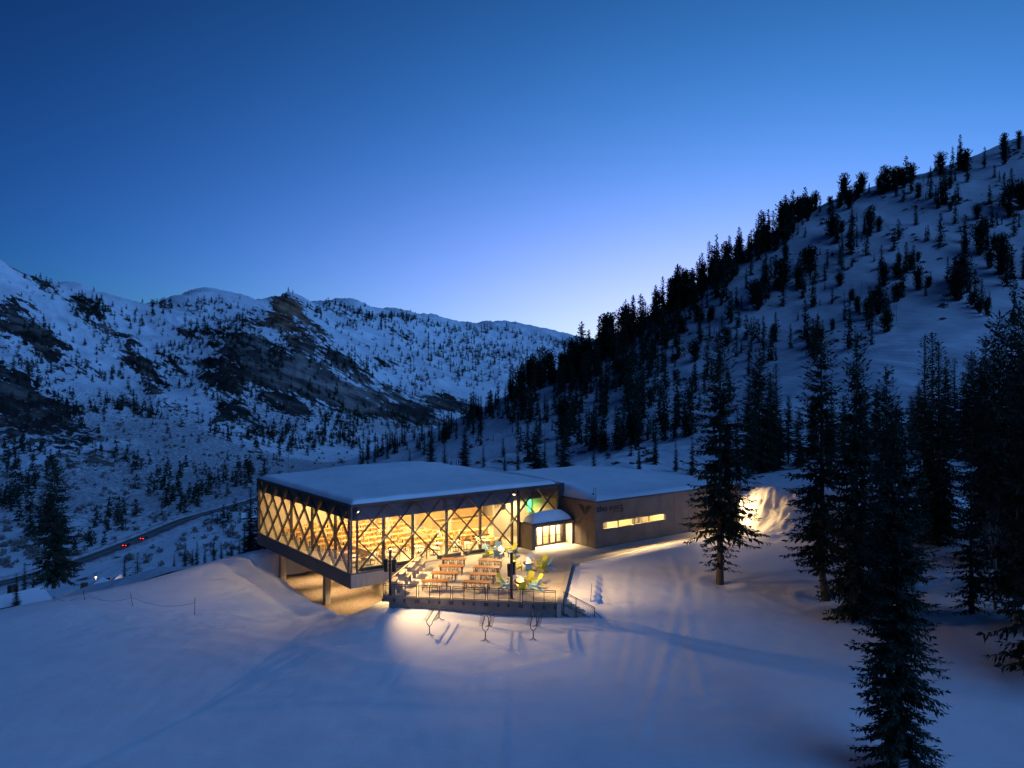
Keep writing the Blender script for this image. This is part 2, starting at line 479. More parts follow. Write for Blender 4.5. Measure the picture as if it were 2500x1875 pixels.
def snow_z(x, y):
    x = np.asarray(x, float); y = np.asarray(y, float)
    z = _near(x, y)
    z = z + 0.08 * fbm(x / 9.0, y / 5.0, 3) + 0.028 * fbm(x / 1.1, y / 1.6, 3)
    # plowed bank right of the wing
    pa = (x - CORNER[0]) * U[0] + (y - CORNER[1]) * U[1]
    pb = (x - CORNER[0]) * V[0] + (y - CORNER[1]) * V[1]
    rb = np.hypot(x - 23.2, (y - 91.0) * 0.9) + 1.9 * fbm(x / 6.0 + 4, y / 5.0, 3)
    bank = sstep(5.6, 10.6, rb) * sstep(25.5, 29.0, x) * sstep(84.5, 93.0, y + 0.12 * (x - 30)) * (1 - 0.30 * sstep(42, 64, x))
    lump = ridged(x / 3.1 + 3, y / 2.4, 3) * 0.22 + fbm(x / 0.9, y / 0.9, 3) * 0.75
    snow_z.rough = np.clip(np.clip(bank * (1 - bank) * 4, 0, 1) * 1.0, 0, 1)
    z = z + bank * (4.5 - 0.03 * np.maximum(y - 98, 0) ** 1.2) + bank * (1 - bank) * 4 * lump * 0.9 + 0.12 * bank * lump
    # rough, blown snow round the foot of the terrace wall and the right-hand trees
    d = poly_dist(x, y, TERRACE_ALL)
    rough = np.exp(-np.maximum(d, 0) / 3.0) * sstep(-4, -9, x) * sstep(72, 64, y)
    z = z + rough * 0.16 * fbm(x / 0.7, y / 0.7, 3)
    rr = sstep(24, 30, x) * sstep(78, 68, y) * sstep(50, 58, y)
    z = z + rr * 0.12 * fbm(x / 0.9, y / 0.9, 3)
    cp = gp(380, 1520, -3.1); cq = np.exp(-(((x - cp[0]) / 9) ** 2 + ((y - cp[1]) / 5) ** 2))
    z = z + 0.10 * cq * fbm(x / 1.0, y / 0.8, 3)
    snow_z.rough = np.clip(snow_z.rough + 0.45 * cq * sstep(-0.1, 0.3, fbm(x / 3, y / 2, 2)) + 0.35 * rough + 0.35 * rr * sstep(-0.1, 0.25, fbm(x / 5, y / 5, 2)), 0, 1)
    # groomer berms and old tracks
    for pl, h, w0 in TRACKS:
        dt = np.full(x.shape, 1e9)
        for (x0, y0), (x1, y1) in zip(pl[:-1], pl[1:]):
            dx, dy = x1 - x0, y1 - y0
            t = np.clip(((x - x0) * dx + (y - y0) * dy) / (dx * dx + dy * dy), 0, 1)
            dt = np.minimum(dt, np.hypot(x - x0 - t * dx, y - y0 - t * dy))
        z = z + h * np.exp(-(dt / w0) ** 2) - 0.7 * h * np.exp(-((dt - 2.2 * w0) / (1.3 * w0)) ** 2)
    # excavated drive under the cantilever
    inner = np.maximum(np.maximum(0.9 + 0.06 * np.maximum(pb - 9, 0) - pa, pa - 30), np.maximum(-1.2 - pb, pb - 24))
    w = 0.7 * fbm(x / 3.5 + 9, y / 3.5, 3) + 0.25 * fbm(x / 0.9, y / 0.9, 2)
    k = sstep(3.6, -0.2, inner + w)
    z = z * (1 - k) + (-5.75) * k
    k2 = sstep(2.2, 0.2, d)                       # never above the terrace slab
    z = np.where(d < 0.25, np.minimum(z, -0.75), z)
    z = np.where((d >= 0.25) & (d < 2.2) & (x > 4.5) & (y > 76), np.maximum(z, 0.10 * k2), z)
    z = np.where((d >= 0.25) & (d < 3.0) & (x > 3.3) & (y > 64.0) & (y < 78), np.maximum(z, -0.10), z)
    # inside the wing footprint
    inw = (pa > 26.3) & (pa < 51.4) & (pb > -5.3) & (pb < 20)
    z = np.where(inw, -0.8, z)
    for tx, ty, r, dep in TREE_WELLS:
        q = np.hypot(x - tx, y - ty) / r
        z = z - dep * np.exp(-q * q * 2.2) + dep * 0.45 * np.exp(-((q - 1.35) / 0.35) ** 2)
    return z
def snow_at(x, y):
    return float(snow_z(np.array([x]), np.array([y]))[0])
for px, py, z, r, dep in [(1757, 1422, -0.3, 1.6, 0.16), (2005, 1462, -0.5, 1.7, 0.16)]:
    x, y = gp(px, py, z)
    TREE_WELLS.append((x, y, r, dep))

def grid_mesh(name, X, Y, Z):
    ny, nx = X.shape
    v = np.stack([X.ravel(), Y.ravel(), Z.ravel()], 1)
    i = np.arange(ny * nx).reshape(ny, nx)
    f = np.stack([i[:-1, :-1].ravel(), i[:-1, 1:].ravel(), i[1:, 1:].ravel(), i[1:, :-1].ravel()], 1)
    return np_mesh(name, v, f)

xs = np.concatenate([np.linspace(-260, -66, 26), np.arange(-64, -32, 0.36), np.arange(-32, 40, 0.25), np.arange(40, 64, 0.36), np.linspace(65, 260, 26)])
ys = np.concatenate([np.linspace(-220, 34, 36), np.arange(35, 48, 0.34), np.arange(48, 104, 0.25), np.arange(104, 112, 0.4), np.linspace(113, 150, 24)])
GX, GY = np.meshgrid(xs, ys)
GZ = snow_z(GX, GY)
_rough = snow_z.rough.copy()
GZ = GZ - 25 * sstep(80, 140, -GX) * sstep(40, 90, GY)      # let the far edge dip under the valley side
sg_me = grid_mesh('snow_ground', GX, GY, GZ)
_at = sg_me.attributes.new('rough', 'FLOAT', 'POINT'); _at.data.foreach_set('value', _rough.ravel().astype(np.float32))
sf = link('snow_ground', sg_me, M['snow'], None, True)
tag(sf, kind='structure')
dv = MB()
poly = [tuple(ab2xy(a, b)) for a, b in [(-3.2, -3.5), (9, -3.5), (9, 28), (-3.2, 28)]]
n = 24
dg = []
for j in range(n + 1):
    for i in range(n + 1):
        a = -3.2 + 14 * i / n; b = -3.5 + 31 * j / n
        x, y = ab2xy(a, b)
        dg.append((x, y, -5.42 + 0.05 * math.sin(a * 1.7) * math.cos(b * 0.9)))
dv.add(dg, [(j * (n + 1) + i, j * (n + 1) + i + 1, (j + 1) * (n + 1) + i + 1, (j + 1) * (n + 1) + i) for j in range(n) for i in range(n)])
tag(dv.build('gravel_drive', M['gravel'], None, True), kind='structure')

# --- ridge on the right ------------------------------------------------------
RIDGE = [(3300, -60, 360), (2800, 175, 385), (2500, 335, 400), (2330, 405, 410), (2120, 462, 420), (1980, 510, 425), (1850, 590, 430), (1700, 690, 435),
         (1560, 790, 440), (1430, 865, 450), (1340, 912, 460), (1200, 985, 480), (1050, 1048, 510), (950, 1092, 540), (860, 1138, 575)]
_H = [tuple(at(*p)) for p in RIDGE]
for p in RIDGE:
    q = at(*p); _H.append((q[0] * 1.30 + 20, q[1] * 1.36, q[2] - 62))
for p in [(1000, 1120, 430), (1150, 1085, 345), (1300, 1130, 235), (1300, 1010, 360), (1500, 1110, 215), (1500, 960, 335), (1700, 1050, 205), (1700, 860, 330),
          (1900, 1000, 190), (1900, 770, 325), (2100, 905, 205), (2100, 670, 320), (2300, 850, 200), (2300, 610, 310), (2500, 880, 175), (2500, 600, 290),
          (2800, 700, 230), (2500, 1130, 122), (2100, 1165, 128), (1850, 1172, 138), (1500, 1165, 150), (1200, 1180, 190), (1000, 1180, 300), (3000, 900, 150)]:
    _H.append(tuple(at(*p)))
_hill = TPS(_H, 200.0, 1e-5)
def hill_z(x, y):
    return _hill(x, y) + 2.6 * fbm(x / 46.0, y / 60.0, 4) + 1.3 * ridged(x / 24.0 + y / 90.0, y / 70.0, 3) - 0.7
pxs = np.arange(700, 3500, 6.0)
Ys = 108 * (900 / 108) ** np.linspace(0, 1, 300)
PX, YY = np.meshgrid(pxs, Ys)
XX = (PX - 1250) / F * YY
ZZ = hill_z(XX, YY)
hill_me = grid_mesh('hillside', XX, YY, ZZ)
HILL = (pxs.copy(), XX.copy(), YY.copy(), ZZ.copy(), proj(XX, YY, ZZ)[1])

# --- far mountain across the valley -----------------------------------------
CREST = [(-500, 470, 1250), (-250, 560, 1320), (0, 664, 1400), (90, 695, 1450), (170, 722, 1500), (320, 745, 1650), (400, 738, 1700), (470, 735, 1750), (545, 728, 1800),
         (590, 762, 1850), (630, 788, 1900), (662, 768, 1930), (705, 724, 1950), (752, 784, 2010), (800, 736, 2150), (850, 752, 2230), (900, 770, 2300), (990, 771, 2400),
         (1100, 800, 2600), (1230, 803, 2800), (1400, 842, 3100), (1650, 880, 3300)]
_Fp = [tuple(at(*p)) for p in CREST]
for p in CREST:
    q = at(*p); _Fp.append((q[0] * 1.25, q[1] * 1.25, q[2] - 90))
ROAD = [(-250, 1490, -58), (60, 1418, -58), (200, 1375, -58), (330, 1324, -58), (450, 1272, -58), (560, 1241, -57), (625, 1223, -57), (720, 1184, -56), (800, 1156, -56), (850, 1141, -55)]
for px, py, z in ROAD:
    x, y = gp(px, py, z); _Fp.append((x, y, z))
for p in [(-300, 1300, 450), (-300, 1100, 700), (-300, 900, 950), (-280, 700, 1180),
          (0, 1230, 500), (0, 1130, 640), (0, 1050, 800), (0, 900, 1000), (0, 780, 1180),
          (250, 1210, 540), (250, 1130, 680), (250, 1040, 860), (250, 950, 1050), (250, 850, 1270),
          (400, 1180, 620), (480, 1100, 760), (480, 1010, 960), (480, 930, 1150), (480, 830, 1420),
          (600, 1120, 780), (600, 1060, 900), (590, 1000, 1010), (600, 880, 1180), (600, 830, 1360),
          (750, 1110, 900), (750, 1040, 1010), (740, 1000, 1080), (740, 890, 1190), (760, 830, 1480), (720, 800, 1700),
          (900, 1100, 960), (900, 1040, 1120), (890, 985, 1250), (900, 930, 1450), (900, 850, 1850),
          (1050, 1060, 1200), (1050, 1015, 1380), (1060, 940, 1650), (1050, 880, 2050),
          (1200, 1000, 1500), (1200, 950, 1800), (1200, 890, 2250), (1300, 930, 2100), (1500, 980, 2000), (1700, 1000, 2200), (950, 1120, 850), (1200, 1060, 1100)]:
    _Fp.append(tuple(at(*p)))
_Fp += [(-64, 100, -16), (-80, 150, -29), (-110, 210, -43), (-150, 290, -55), (-130, 120, -34), (-60, 160, -26), (-30, 200, -32), (-60, 300, -52), (-40, 420, -55), (60, 500, -50),
        (-250, 250, -58), (20, 260, -30)]
_far = TPS(_Fp, 500.0, 2e-5)
BLOBS = [  # cx, cy, half length, half height, angle, strength : bare rock on the far mountain
    (60, 1010, 170, 85, 28, 0.85), (30, 960, 90, 60, 30, 0.8), (190, 1080, 130, 40, 22, 0.55), (90, 830, 120, 34, 32, 0.7), (30, 800, 60, 60, 40, 0.5), (160, 880, 80, 30, 30, 0.5),
    (110, 700, 90, 14, 32, 0.55), (270, 810, 80, 14, 27, 0.75), (300, 830, 60, 12, 25, 0.6), (350, 900, 75, 24, 38, 0.7), (380, 960, 60, 20, 35, 0.55), (420, 900, 50, 30, 40, 0.45),
    (210, 750, 60, 25, 25, 0.35), (500, 770, 60, 20, -15, 0.3), (420, 990, 55, 22, 30, 0.5),
    (610, 870, 75, 60, 30, 0.95), (560, 920, 60, 60, 50, 0.8), (660, 900, 80, 55, 25, 0.95), (760, 930, 90, 48, 22, 1.0), (850, 975, 110, 36, 20, 0.95), (700, 990, 90, 25, 22, 0.75), (560, 1010, 40, 60, 60, 0.65),
    (740, 850, 50, 36, 40, 0.75), (830, 890, 90, 24, 30, 0.7), (940, 960, 80, 22, 25, 0.6), (1000, 1010, 90, 26, 15, 0.75), (1090, 985, 55, 22, 10, 0.8), (1060, 1030, 60, 18, 8, 0.6),
    (705, 752, 42, 26, 30, 1.0), (690, 790, 60, 20, 20, 0.85), (760, 800, 50, 14, 32, 0.8), (620, 790, 40, 40, 60, 0.5), (850, 775, 40, 10, 25, 0.4),
    (980, 820, 60, 8, 20, 0.3), (930, 880, 50, 8, 15, 0.3), (600, 1040, 70, 40, 45, 0.4)]
def rock_density(px, py):
    r = np.zeros_like(px)
    for cx, cy, a, b, ang, s in BLOBS:
        c, sn = math.cos(R(ang)), math.sin(R(ang))
        dx = px - cx; dy = py - cy
        q = ((dx * c + dy * sn) / a) ** 2 + ((-dx * sn + dy * c) / b) ** 2
        r = np.maximum(r, s * np.exp(-0.7 * q ** 1.5))
    return r
def far_base(x, y):
    z = _far(x, y)
    k = sstep(-50, 60, z)
    amp = 3.0 + 30 * k
    wx = x + 40 * fbm(x / 300, y / 300, 2); wy = y + 40 * fbm(x / 300 + 50, y / 300, 2)
    cc = 0.55 * wx + 0.83 * wy; qq = 0.83 * wx - 0.55 * wy
    g = ridged(cc / 210, qq / 620, 4, 0.55)
    road = np.exp(-((x + 178) / 30.0) ** 2) * sstep(800, 620, y)
    g2 = ridged(cc / 46 + 7, qq / 210, 3, 0.6)
    return z + k * 8.5 * (g2 - 0.2) * (1 - road) + amp * (g - 0.1) * (1 - road) + (1 - road) * 3.0 * fbm(x / 60, y / 60, 4)
def far_z(x, y):
    z = far_base(x, y)
    px, py = proj(x, y, z)
    rk = rock_density(px, py)
    st = z * 0.9 + 0.30 * x + 0.05 * y + 6 * fbm(x / 60, y / 60, 3)
    step = 21.0
    fr = st / step - np.floor(st / step)
    terr = (sstep(0.25, 0.75, fr) - fr) * step
    z2 = z + rk * (0.72 * terr + 8.0 * ridged(x / 34, y / 46, 4) + 2.0 * fbm(x / 8, y / 8, 2))
    return z2, rk
pxs = np.arange(-520, 1760, 3.6)
Ys = np.concatenate([96 * (900 / 96) ** np.linspace(0, 1, 150)[:-1], 900 * (3900 / 900) ** np.linspace(0, 1, 300)])
PX, YY = np.meshgrid(pxs, Ys)
XX = (PX - 1250) / F * YY
FZ, FR = far_z(XX, YY)
far_me = grid_mesh('mountain', XX, YY, FZ)
PPX, PPY = proj(XX, YY, FZ)
FARG = (pxs.copy(), XX, YY, FZ, PPY)
brush = sstep(880, 1080, PPY + 70 * fbm(XX / 120, YY / 160, 3)) * sstep(330, 520, YY) * (1 - 0.75 * sstep(0.1, 0.3, fbm(XX / 150 + 5, YY / 200, 2)))
def blob(cx, cy, a, b, ang):
    c, sn = math.cos(R(ang)), math.sin(R(ang)); dx = PPX - cx; dy = PPY - cy
    return np.exp(-0.8 * (((dx * c + dy * sn) / a) ** 2 + ((-dx * sn + dy * c) / b) ** 2))
warm = np.maximum(blob(705, 755, 60, 40, 25), 0.8 * blob(690, 795, 80, 22, 20))
pale = np.maximum(blob(790, 925, 120, 45, 22), 0.8 * blob(640, 860, 60, 40, 30))
for nm, arr in (('rock', FR), ('brush', brush), ('warm', warm), ('pale', pale)):
    at_ = far_me.attributes.new(nm, 'FLOAT', 'POINT')
    at_.data.foreach_set('value', arr.ravel().astype(np.float32))

def mountain_mat(name, scale, use_attr=True, thresh=0.60):
    m, nt, p = new_mat(name)
    p.inputs['Roughness'].default_value = 0.8
    p.inputs['Specular IOR Level'].default_value = 0.15
    tcn = NN(nt, 'TexCoord'); vec = tcn.outputs['Object']
    mp = NN(nt, 'Mapping', vector_type='TEXTURE'); mp.inputs['Rotation'].default_value = (0, R(32), 0); mp.inputs['Scale'].default_value = (1 / (scale * 0.42), 1 / (scale * 0.6), 1 / (scale * 2.6))
    nt.links.new(vec, mp.inputs[0])
    n1 = NN(nt, 'TexNoise'); n1.inputs['Scale'].default_value = 1.0; n1.inputs['Detail'].default_value = 10; n1.inputs['Roughness'].default_value = 0.70
    nt.links.new(mp.outputs[0], n1.inputs['Vector'])
    nf = NN(nt, 'TexNoise'); nf.inputs['Scale'].default_value = 4.5; nf.inputs['Detail'].default_value = 6; nf.inputs['Roughness'].default_value = 0.65
    nt.links.new(mp.outputs[0], nf.inputs['Vector'])
    mixn = NN(nt, 'Math', operation='MULTIPLY_ADD'); mixn.inputs[1].default_value = 0.70
    sub = NN(nt, 'Math', operation='SUBTRACT'); sub.inputs[1].default_value = 0.5; nt.links.new(nf.outputs[0], sub.inputs[0])
    nt.links.new(sub.outputs[0], mixn.inputs[0]); nt.links.new(n1.outputs[0], mixn.inputs[2])
    geo = NN(nt, 'NewGeometry'); sp = NN(nt, 'SeparateXYZ'); nt.links.new(geo.outputs['Normal'], sp.inputs[0])
    steep = NN(nt, 'MapRange'); steep.inputs[1].default_value = 0.86; steep.inputs[2].default_value = 0.45; steep.inputs[3].default_value = 0; steep.inputs[4].default_value = 0.30
    nt.links.new(sp.outputs[2], steep.inputs[0])
    a1 = NN(nt, 'Math', operation='ADD'); nt.links.new(mixn.outputs[0], a1.inputs[0]); nt.links.new(steep.outputs[0], a1.inputs[1])
    val = a1.outputs[0]
    if use_attr:
        at1 = NN(nt, 'Attribute', attribute_name='rock')
        mu = NN(nt, 'Math', operation='MULTIPLY_ADD'); mu.inputs[1].default_value = 0.40
        nt.links.new(at1.outputs['Fac'], mu.inputs[0]); nt.links.new(val, mu.inputs[2]); val = mu.outputs[0]
    mk = NN(nt, 'MapRange', interpolation_type='SMOOTHSTEP'); mk.inputs[1].default_value = thresh + 0.07; mk.inputs[2].default_value = thresh + 0.10
    nt.links.new(val, mk.inputs[0])
    # rock colour with strata
    n2 = NN(nt, 'TexNoise'); n2.inputs['Scale'].default_value = 1.0; n2.inputs['Detail'].default_value = 7
    mp2 = NN(nt, 'Mapping', vector_type='TEXTURE'); mp2.inputs['Rotation'].default_value = (0, R(24), 0); mp2.inputs['Scale'].default_value = (1 / (scale * 0.7), 1 / (scale * 0.7), 1 / (scale * 6))
    nt.links.new(vec, mp2.inputs[0]); nt.links.new(mp2.outputs[0], n2.inputs['Vector'])
    rc = NN(nt, 'ValToRGB')
    e = rc.color_ramp.elements
    e[0].position = 0.38; e[0].color = (0.022, 0.020, 0.020, 1)
    e[1].position = 0.66; e[1].color = (0.15, 0.125, 0.11, 1)
    k = rc.color_ramp.elements.new(0.5); k.color = (0.042, 0.036, 0.033, 1)
    nt.links.new(n2.outputs[0], rc.inputs[0])
    rock_col = rc.outputs[0]
    if use_attr:
        for nm_, col_ in (('pale', (0.24, 0.215, 0.205, 1)), ('warm', (0.30, 0.165, 0.105, 1))):
            aw = NN(nt, 'Attribute', attribute_name=nm_)
            rm = NN(nt, 'MixRGB', blend_type='MIX')
            sc2 = NN(nt, 'MixRGB', blend_type='MULTIPLY'); sc2.inputs[0].default_value = 0.75; sc2.inputs[1].default_value = col_
            br_ = NN(nt, 'MapRange'); br_.inputs[1].default_value = 0.40; br_.inputs[2].default_value = 0.60; br_.inputs[3].default_value = 0.10; br_.inputs[4].default_value = 1.2
            nt.links.new(n2.outputs[0], br_.inputs[0]); nt.links.new(br_.outputs[0], sc2.inputs[2])
            nt.links.new(aw.outputs['Fac'], rm.inputs[0]); nt.links.new(rock_col, rm.inputs[1]); nt.links.new(sc2.outputs[0], rm.inputs[2])
            rock_col = rm.outputs[0]
    # snow colour
    sc_ = NN(nt, 'ValToRGB'); sc_.color_ramp.elements[0].color = (0.72, 0.75, 0.80, 1); sc_.color_ramp.elements[1].color = (0.86, 0.87, 0.90, 1)
    n3 = NN(nt, 'TexNoise'); n3.inputs['Scale'].default_value = scale * 0.8; n3.inputs['Detail'].default_value = 5
    nt.links.new(vec, n3.inputs['Vector']); nt.links.new(n3.outputs[0], sc_.inputs[0])
    base = sc_.outputs[0]
    if use_attr:
        at2 = NN(nt, 'Attribute', attribute_name='brush')
        n4 = NN(nt, 'TexNoise'); n4.inputs['Scale'].default_value = 0.35; n4.inputs['Detail'].default_value = 4; n4.inputs['Roughness'].default_value = 0.7
        nt.links.new(vec, n4.inputs['Vector'])
        b1 = NN(nt, 'Math', operation='MULTIPLY_ADD'); b1.inputs[1].default_value = 0.22
        nt.links.new(at2.outputs['Fac'], b1.inputs[0]); nt.links.new(n4.outputs[0], b1.inputs[2])
        b2 = NN(nt, 'MapRange', interpolation_type='SMOOTHSTEP'); b2.inputs[1].default_value = 0.61; b2.inputs[2].default_value = 0.72; b2.inputs[4].default_value = 0.62
        nt.links.new(b1.outputs[0], b2.inputs[0])
        bm = NN(nt, 'MixRGB'); bm.inputs[2].default_value = (0.15, 0.13, 0.125, 1)
        nt.links.new(b2.outputs[0], bm.inputs[0]); nt.links.new(base, bm.inputs[1]); base = bm.outputs[0]
    mx = NN(nt, 'MixRGB'); nt.links.new(mk.outputs[0], mx.inputs[0]); nt.links.new(base, mx.inputs[1]); nt.links.new(rock_col, mx.inputs[2])
    nt.links.new(mx.outputs[0], p.inputs['Base Color'])
    bp = NN(nt, 'Bump'); bp.inputs['Strength'].default_value = 0.6; bp.inputs['Distance'].default_value = 1.0 / scale * 0.09
    hsum = NN(nt, 'Math', operation='MULTIPLY_ADD'); hsum.inputs[1].default_value = 0.8
    nt.links.new(mk.outputs[0], hsum.inputs[0]); nt.links.new(n2.outputs[0], hsum.inputs[2])
    nt.links.new(hsum.outputs[0], bp.inputs['Height']); nt.links.new(bp.outputs[0], p.inputs['Normal'])
    return m
M['mountain'] = mountain_mat('mountain_snow_and_rock', 0.024, True, 0.605)
M['hill'] = mountain_mat('hillside_snow', 0.16, False, 0.66)
tag(link('mountain', far_me, M['mountain'], None, True), kind='structure')
tag(link('hillside', hill_me, M['hill'], None, True), kind='structure')

# --- valley road -------------------------------------------------------------
rp = np.array([[*gp(px, py, z)] for px, py, z in ROAD])
tt = np.linspace(0, len(rp) - 1, 160)
rx = np.interp(tt, range(len(rp)), rp[:, 0]); ry = np.interp(tt, range(len(rp)), rp[:, 1])
ker = np.ones(9) / 9
rx = np.convolve(np.pad(rx, 4, 'edge'), ker, 'valid'); ry = np.convolve(np.pad(ry, 4, 'edge'), ker, 'valid')
tx = np.gradient(rx); ty = np.gradient(ry); ln = np.hypot(tx, ty); nx_, ny_ = ty / ln, -tx / ln
def ribbon(name, o0, o1, lift, m, nacross=5, thick=0.0):
    vs = []; fs = []
    for i in range(len(rx)):
        for j in range(nacross):
            o = o0 + (o1 - o0) * j / (nacross - 1)
            X = rx[i] + nx_[i] * o; Y = ry[i] + ny_[i] * o
            vs.append((X, Y, road_h[i] + lift))
    for i in range(len(rx) - 1):
        for j in range(nacross - 1):
            a = i * nacross + j
            fs.append((a, a + 1, a + nacross + 1, a + nacross))
    return MB().add(vs, fs).build(name, m, None, True)
_hs = np.stack([far_z(rx + nx_ * o, ry + ny_ * o)[0] for o in (-6, -3, 0, 3, 6)])
road_h = np.convolve(np.pad(_hs.max(0), 6, 'edge'), np.ones(13) / 13, 'valid') + 0.5
tag(ribbon('road', -4.6, 4.6, 0.0, M['asphalt']), kind='structure')
M['road_paint'] = mat('road_paint', (0.55, 0.50, 0.30), 0.8, 0, 0.2, 1)
tag(ribbon('road_marking', -0.15, 0.15, 0.06, M['road_paint'], 2), kind='structure')
M['dirty_snow'] = mat('plowed_roadside_snow', (0.42, 0.42, 0.45), 0.9, 0, 0.4, 0.25, 0.6, 0.6)
def berm(side):
    vs = []; fs = []
    prof = [(4.7, -0.8), (5.3, 0.7), (6.4, 1.0), (8.0, 0.5), (10.5, -2.0)]
    for i in range(len(rx)):
        k = 0.75 + 0.5 * math.sin(i * 1.9) * math.sin(i * 0.7)
        for o, h in prof:
            vs.append((rx[i] + side * nx_[i] * o, ry[i] + side * ny_[i] * o, road_h[i] + (h * k if h > 0 else h)))
    m_ = len(prof)
    for i in range(len(rx) - 1):
        for j in range(m_ - 1):
            a = i * m_ + j
            q = (a, a + 1, a + m_ + 1, a + m_)
            fs.append(q if side > 0 else q[::-1])
    o = MB().add(vs, fs).build('roadside_snow_berm', M['dirty_snow'], None, True)
    return tag(o, kind='structure')
berm(1); berm(-1)
# ------------------------------------------------------------------ the restaurant building (local axes: x along the glazed front, y back along the left side)
HW, HD = 26.4, 25.7           # hall width and depth
ZR, ZG, ZS = 6.52, 6.26, -1.35 # fascia top, glass top, slab bottom
WA0, WA1, WB0, WB1, WZ = 26.06, 51.7, -5.6, 18.0, 5.08
bld = thing('restaurant_building', 'flat-roofed mountain restaurant with diagonal lattice glass hall and brown panelled wing', 'building', (CORNER[0], CORNER[1], 0), TH)
def part(name, mb, m, parent=None, smooth=False):
    return mb.build(name, m, parent or bld, smooth)

# hall base
part('base_beam', MB().box(0, HW, 0, 0.35, ZS, -0.06), M['board_concrete'])
part('base_panel', MB().box(-0.05, 0.0, -0.04, HD, ZS - 0.02, -0.06), M['blue_metal'])
part('sill', MB().box(-0.06, HW, -0.05, 0.12, -0.06, 0.03).box(-0.06, 0.12, 0.12, HD, -0.06, 0.03), M['dark_metal'])
part('floor_slab', MB().box(0.0, HW, 0.35, HD, ZS, -0.01), M['concrete'])
part('hall_floor', MB().box(0.12, HW - 0.4, 0.35, HD - 0.2, -0.006, 0.02), M['floor'])
# basement below the terrace side of the hall
part('basement_wall', MB().box(8.2, HW, 0.5, 0.9, -5.9, ZS - 0.004).box(8.2, 8.6, 0.9, HD - 2, -5.9, ZS - 0.004), M['plaster'])
for k, (y0, y1) in enumerate([(1.4, 2.5), (3.2, 4.3)]):
    d = part('basement_door', MB().box(8.12, 8.2, y0, y1, -5.4, -3.1), M['ply'])
    part('door_frame', MB().box(8.10, 8.2, y0 - 0.12, y0, -5.4, -3.0).box(8.10, 8.2, y1, y1 + 0.12, -5.4, -3.0), M['steel'], d)
for k, (a, b) in enumerate([(2.0, 10.05), (2.0, 22.8), (2.0, -0.0), (9.0, 24.0)]):
    if k == 2: continue
    part('support_column', MB().box(a - 0.32, a + 0.32, b - 0.32, b + 0.32, -5.9, ZS - 0.004), M['concrete'])
# soffit lamps under the cantilever
for a in (3.6, 6.6):
    for b in (2.4, 8.0, 14.0, 20.0):
        lp = part('soffit_lamp', MB().lathe([(0.17, ZS - 0.03), (0.17, ZS - 0.006)], 12, (a, b, 0)), M['dark_metal'])
        part('lamp_lens', MB().add([(a + 0.15 * math.cos(t * math.pi / 6), b + 0.15 * math.sin(t * math.pi / 6), ZS - 0.032) for t in range(12)], [tuple(range(11, -1, -1))]), M['lamp_soft'], lp)
for a in (3.6, 6.6):
    for b in (2.4, 8.0, 14.0, 20.0):
        ld = bpy.data.lights.new('soffit_light', 'SPOT'); ld.energy = 2200; ld.color = (1.0, 0.66, 0.30); ld.spot_size = R(92); ld.spot_blend = 0.7; ld.shadow_soft_size = 0.12
        lo_ = bpy.data.objects.new('soffit_light', ld); COL.objects.link(lo_); lo_.parent = bld; lo_.location = (a, b, ZS - 0.06)
# roof edge, deck, ceiling block with dark bulkhead face
part('fascia', MB().box(-0.06, HW, -0.06, 0.10, ZG, ZR), M['dark_metal'])
part('fascia', MB().box(-0.06, 0.10, 0.10, HD, ZG, ZR), M['dark_metal'])
part('fascia', MB().box(-0.06, HW, HD, HD + 0.16, 4.9, ZR), M['dark_metal'])
part('roof_deck', MB().box(0.10, HW - 0.9, 0.10, HD, ZG + 0.03, ZR - 0.12), M['dark_metal'])
part('roof_end', MB().box(HW - 0.9, HW, -0.10, 6.0, WZ - 0.3, ZR + 0.03).box(HW - 0.9, HW, 6.0, HD, WZ - 0.3, ZR), M['dark_metal'])
part('ceiling_bulkhead', MB().box(0.55, 19.6, 0.55, HD - 0.1, 4.86, ZG + 0.02), M['bulkhead'])
part('ceiling_bulkhead', MB().box(19.6, HW - 0.9, 2.9, HD - 0.1, 4.6, ZG + 0.02), M['panel'])
part('ceiling', MB().box(0.75, 19.6, 0.75, HD - 0.3, 4.81, 4.85).box(19.6, HW - 1.0, 2.9, HD - 0.3, 4.55, 4.595), M['plaster'])
# closed back and side walls
part('back_wall', MB().box(0.12, HW, HD - 0.15, HD, -0.01, ZG), M['plaster'])
part('side_wall', MB().box(HW - 0.4, HW, 0.2, HD - 0.15, -0.01, WZ - 0.3), M['plaster'])

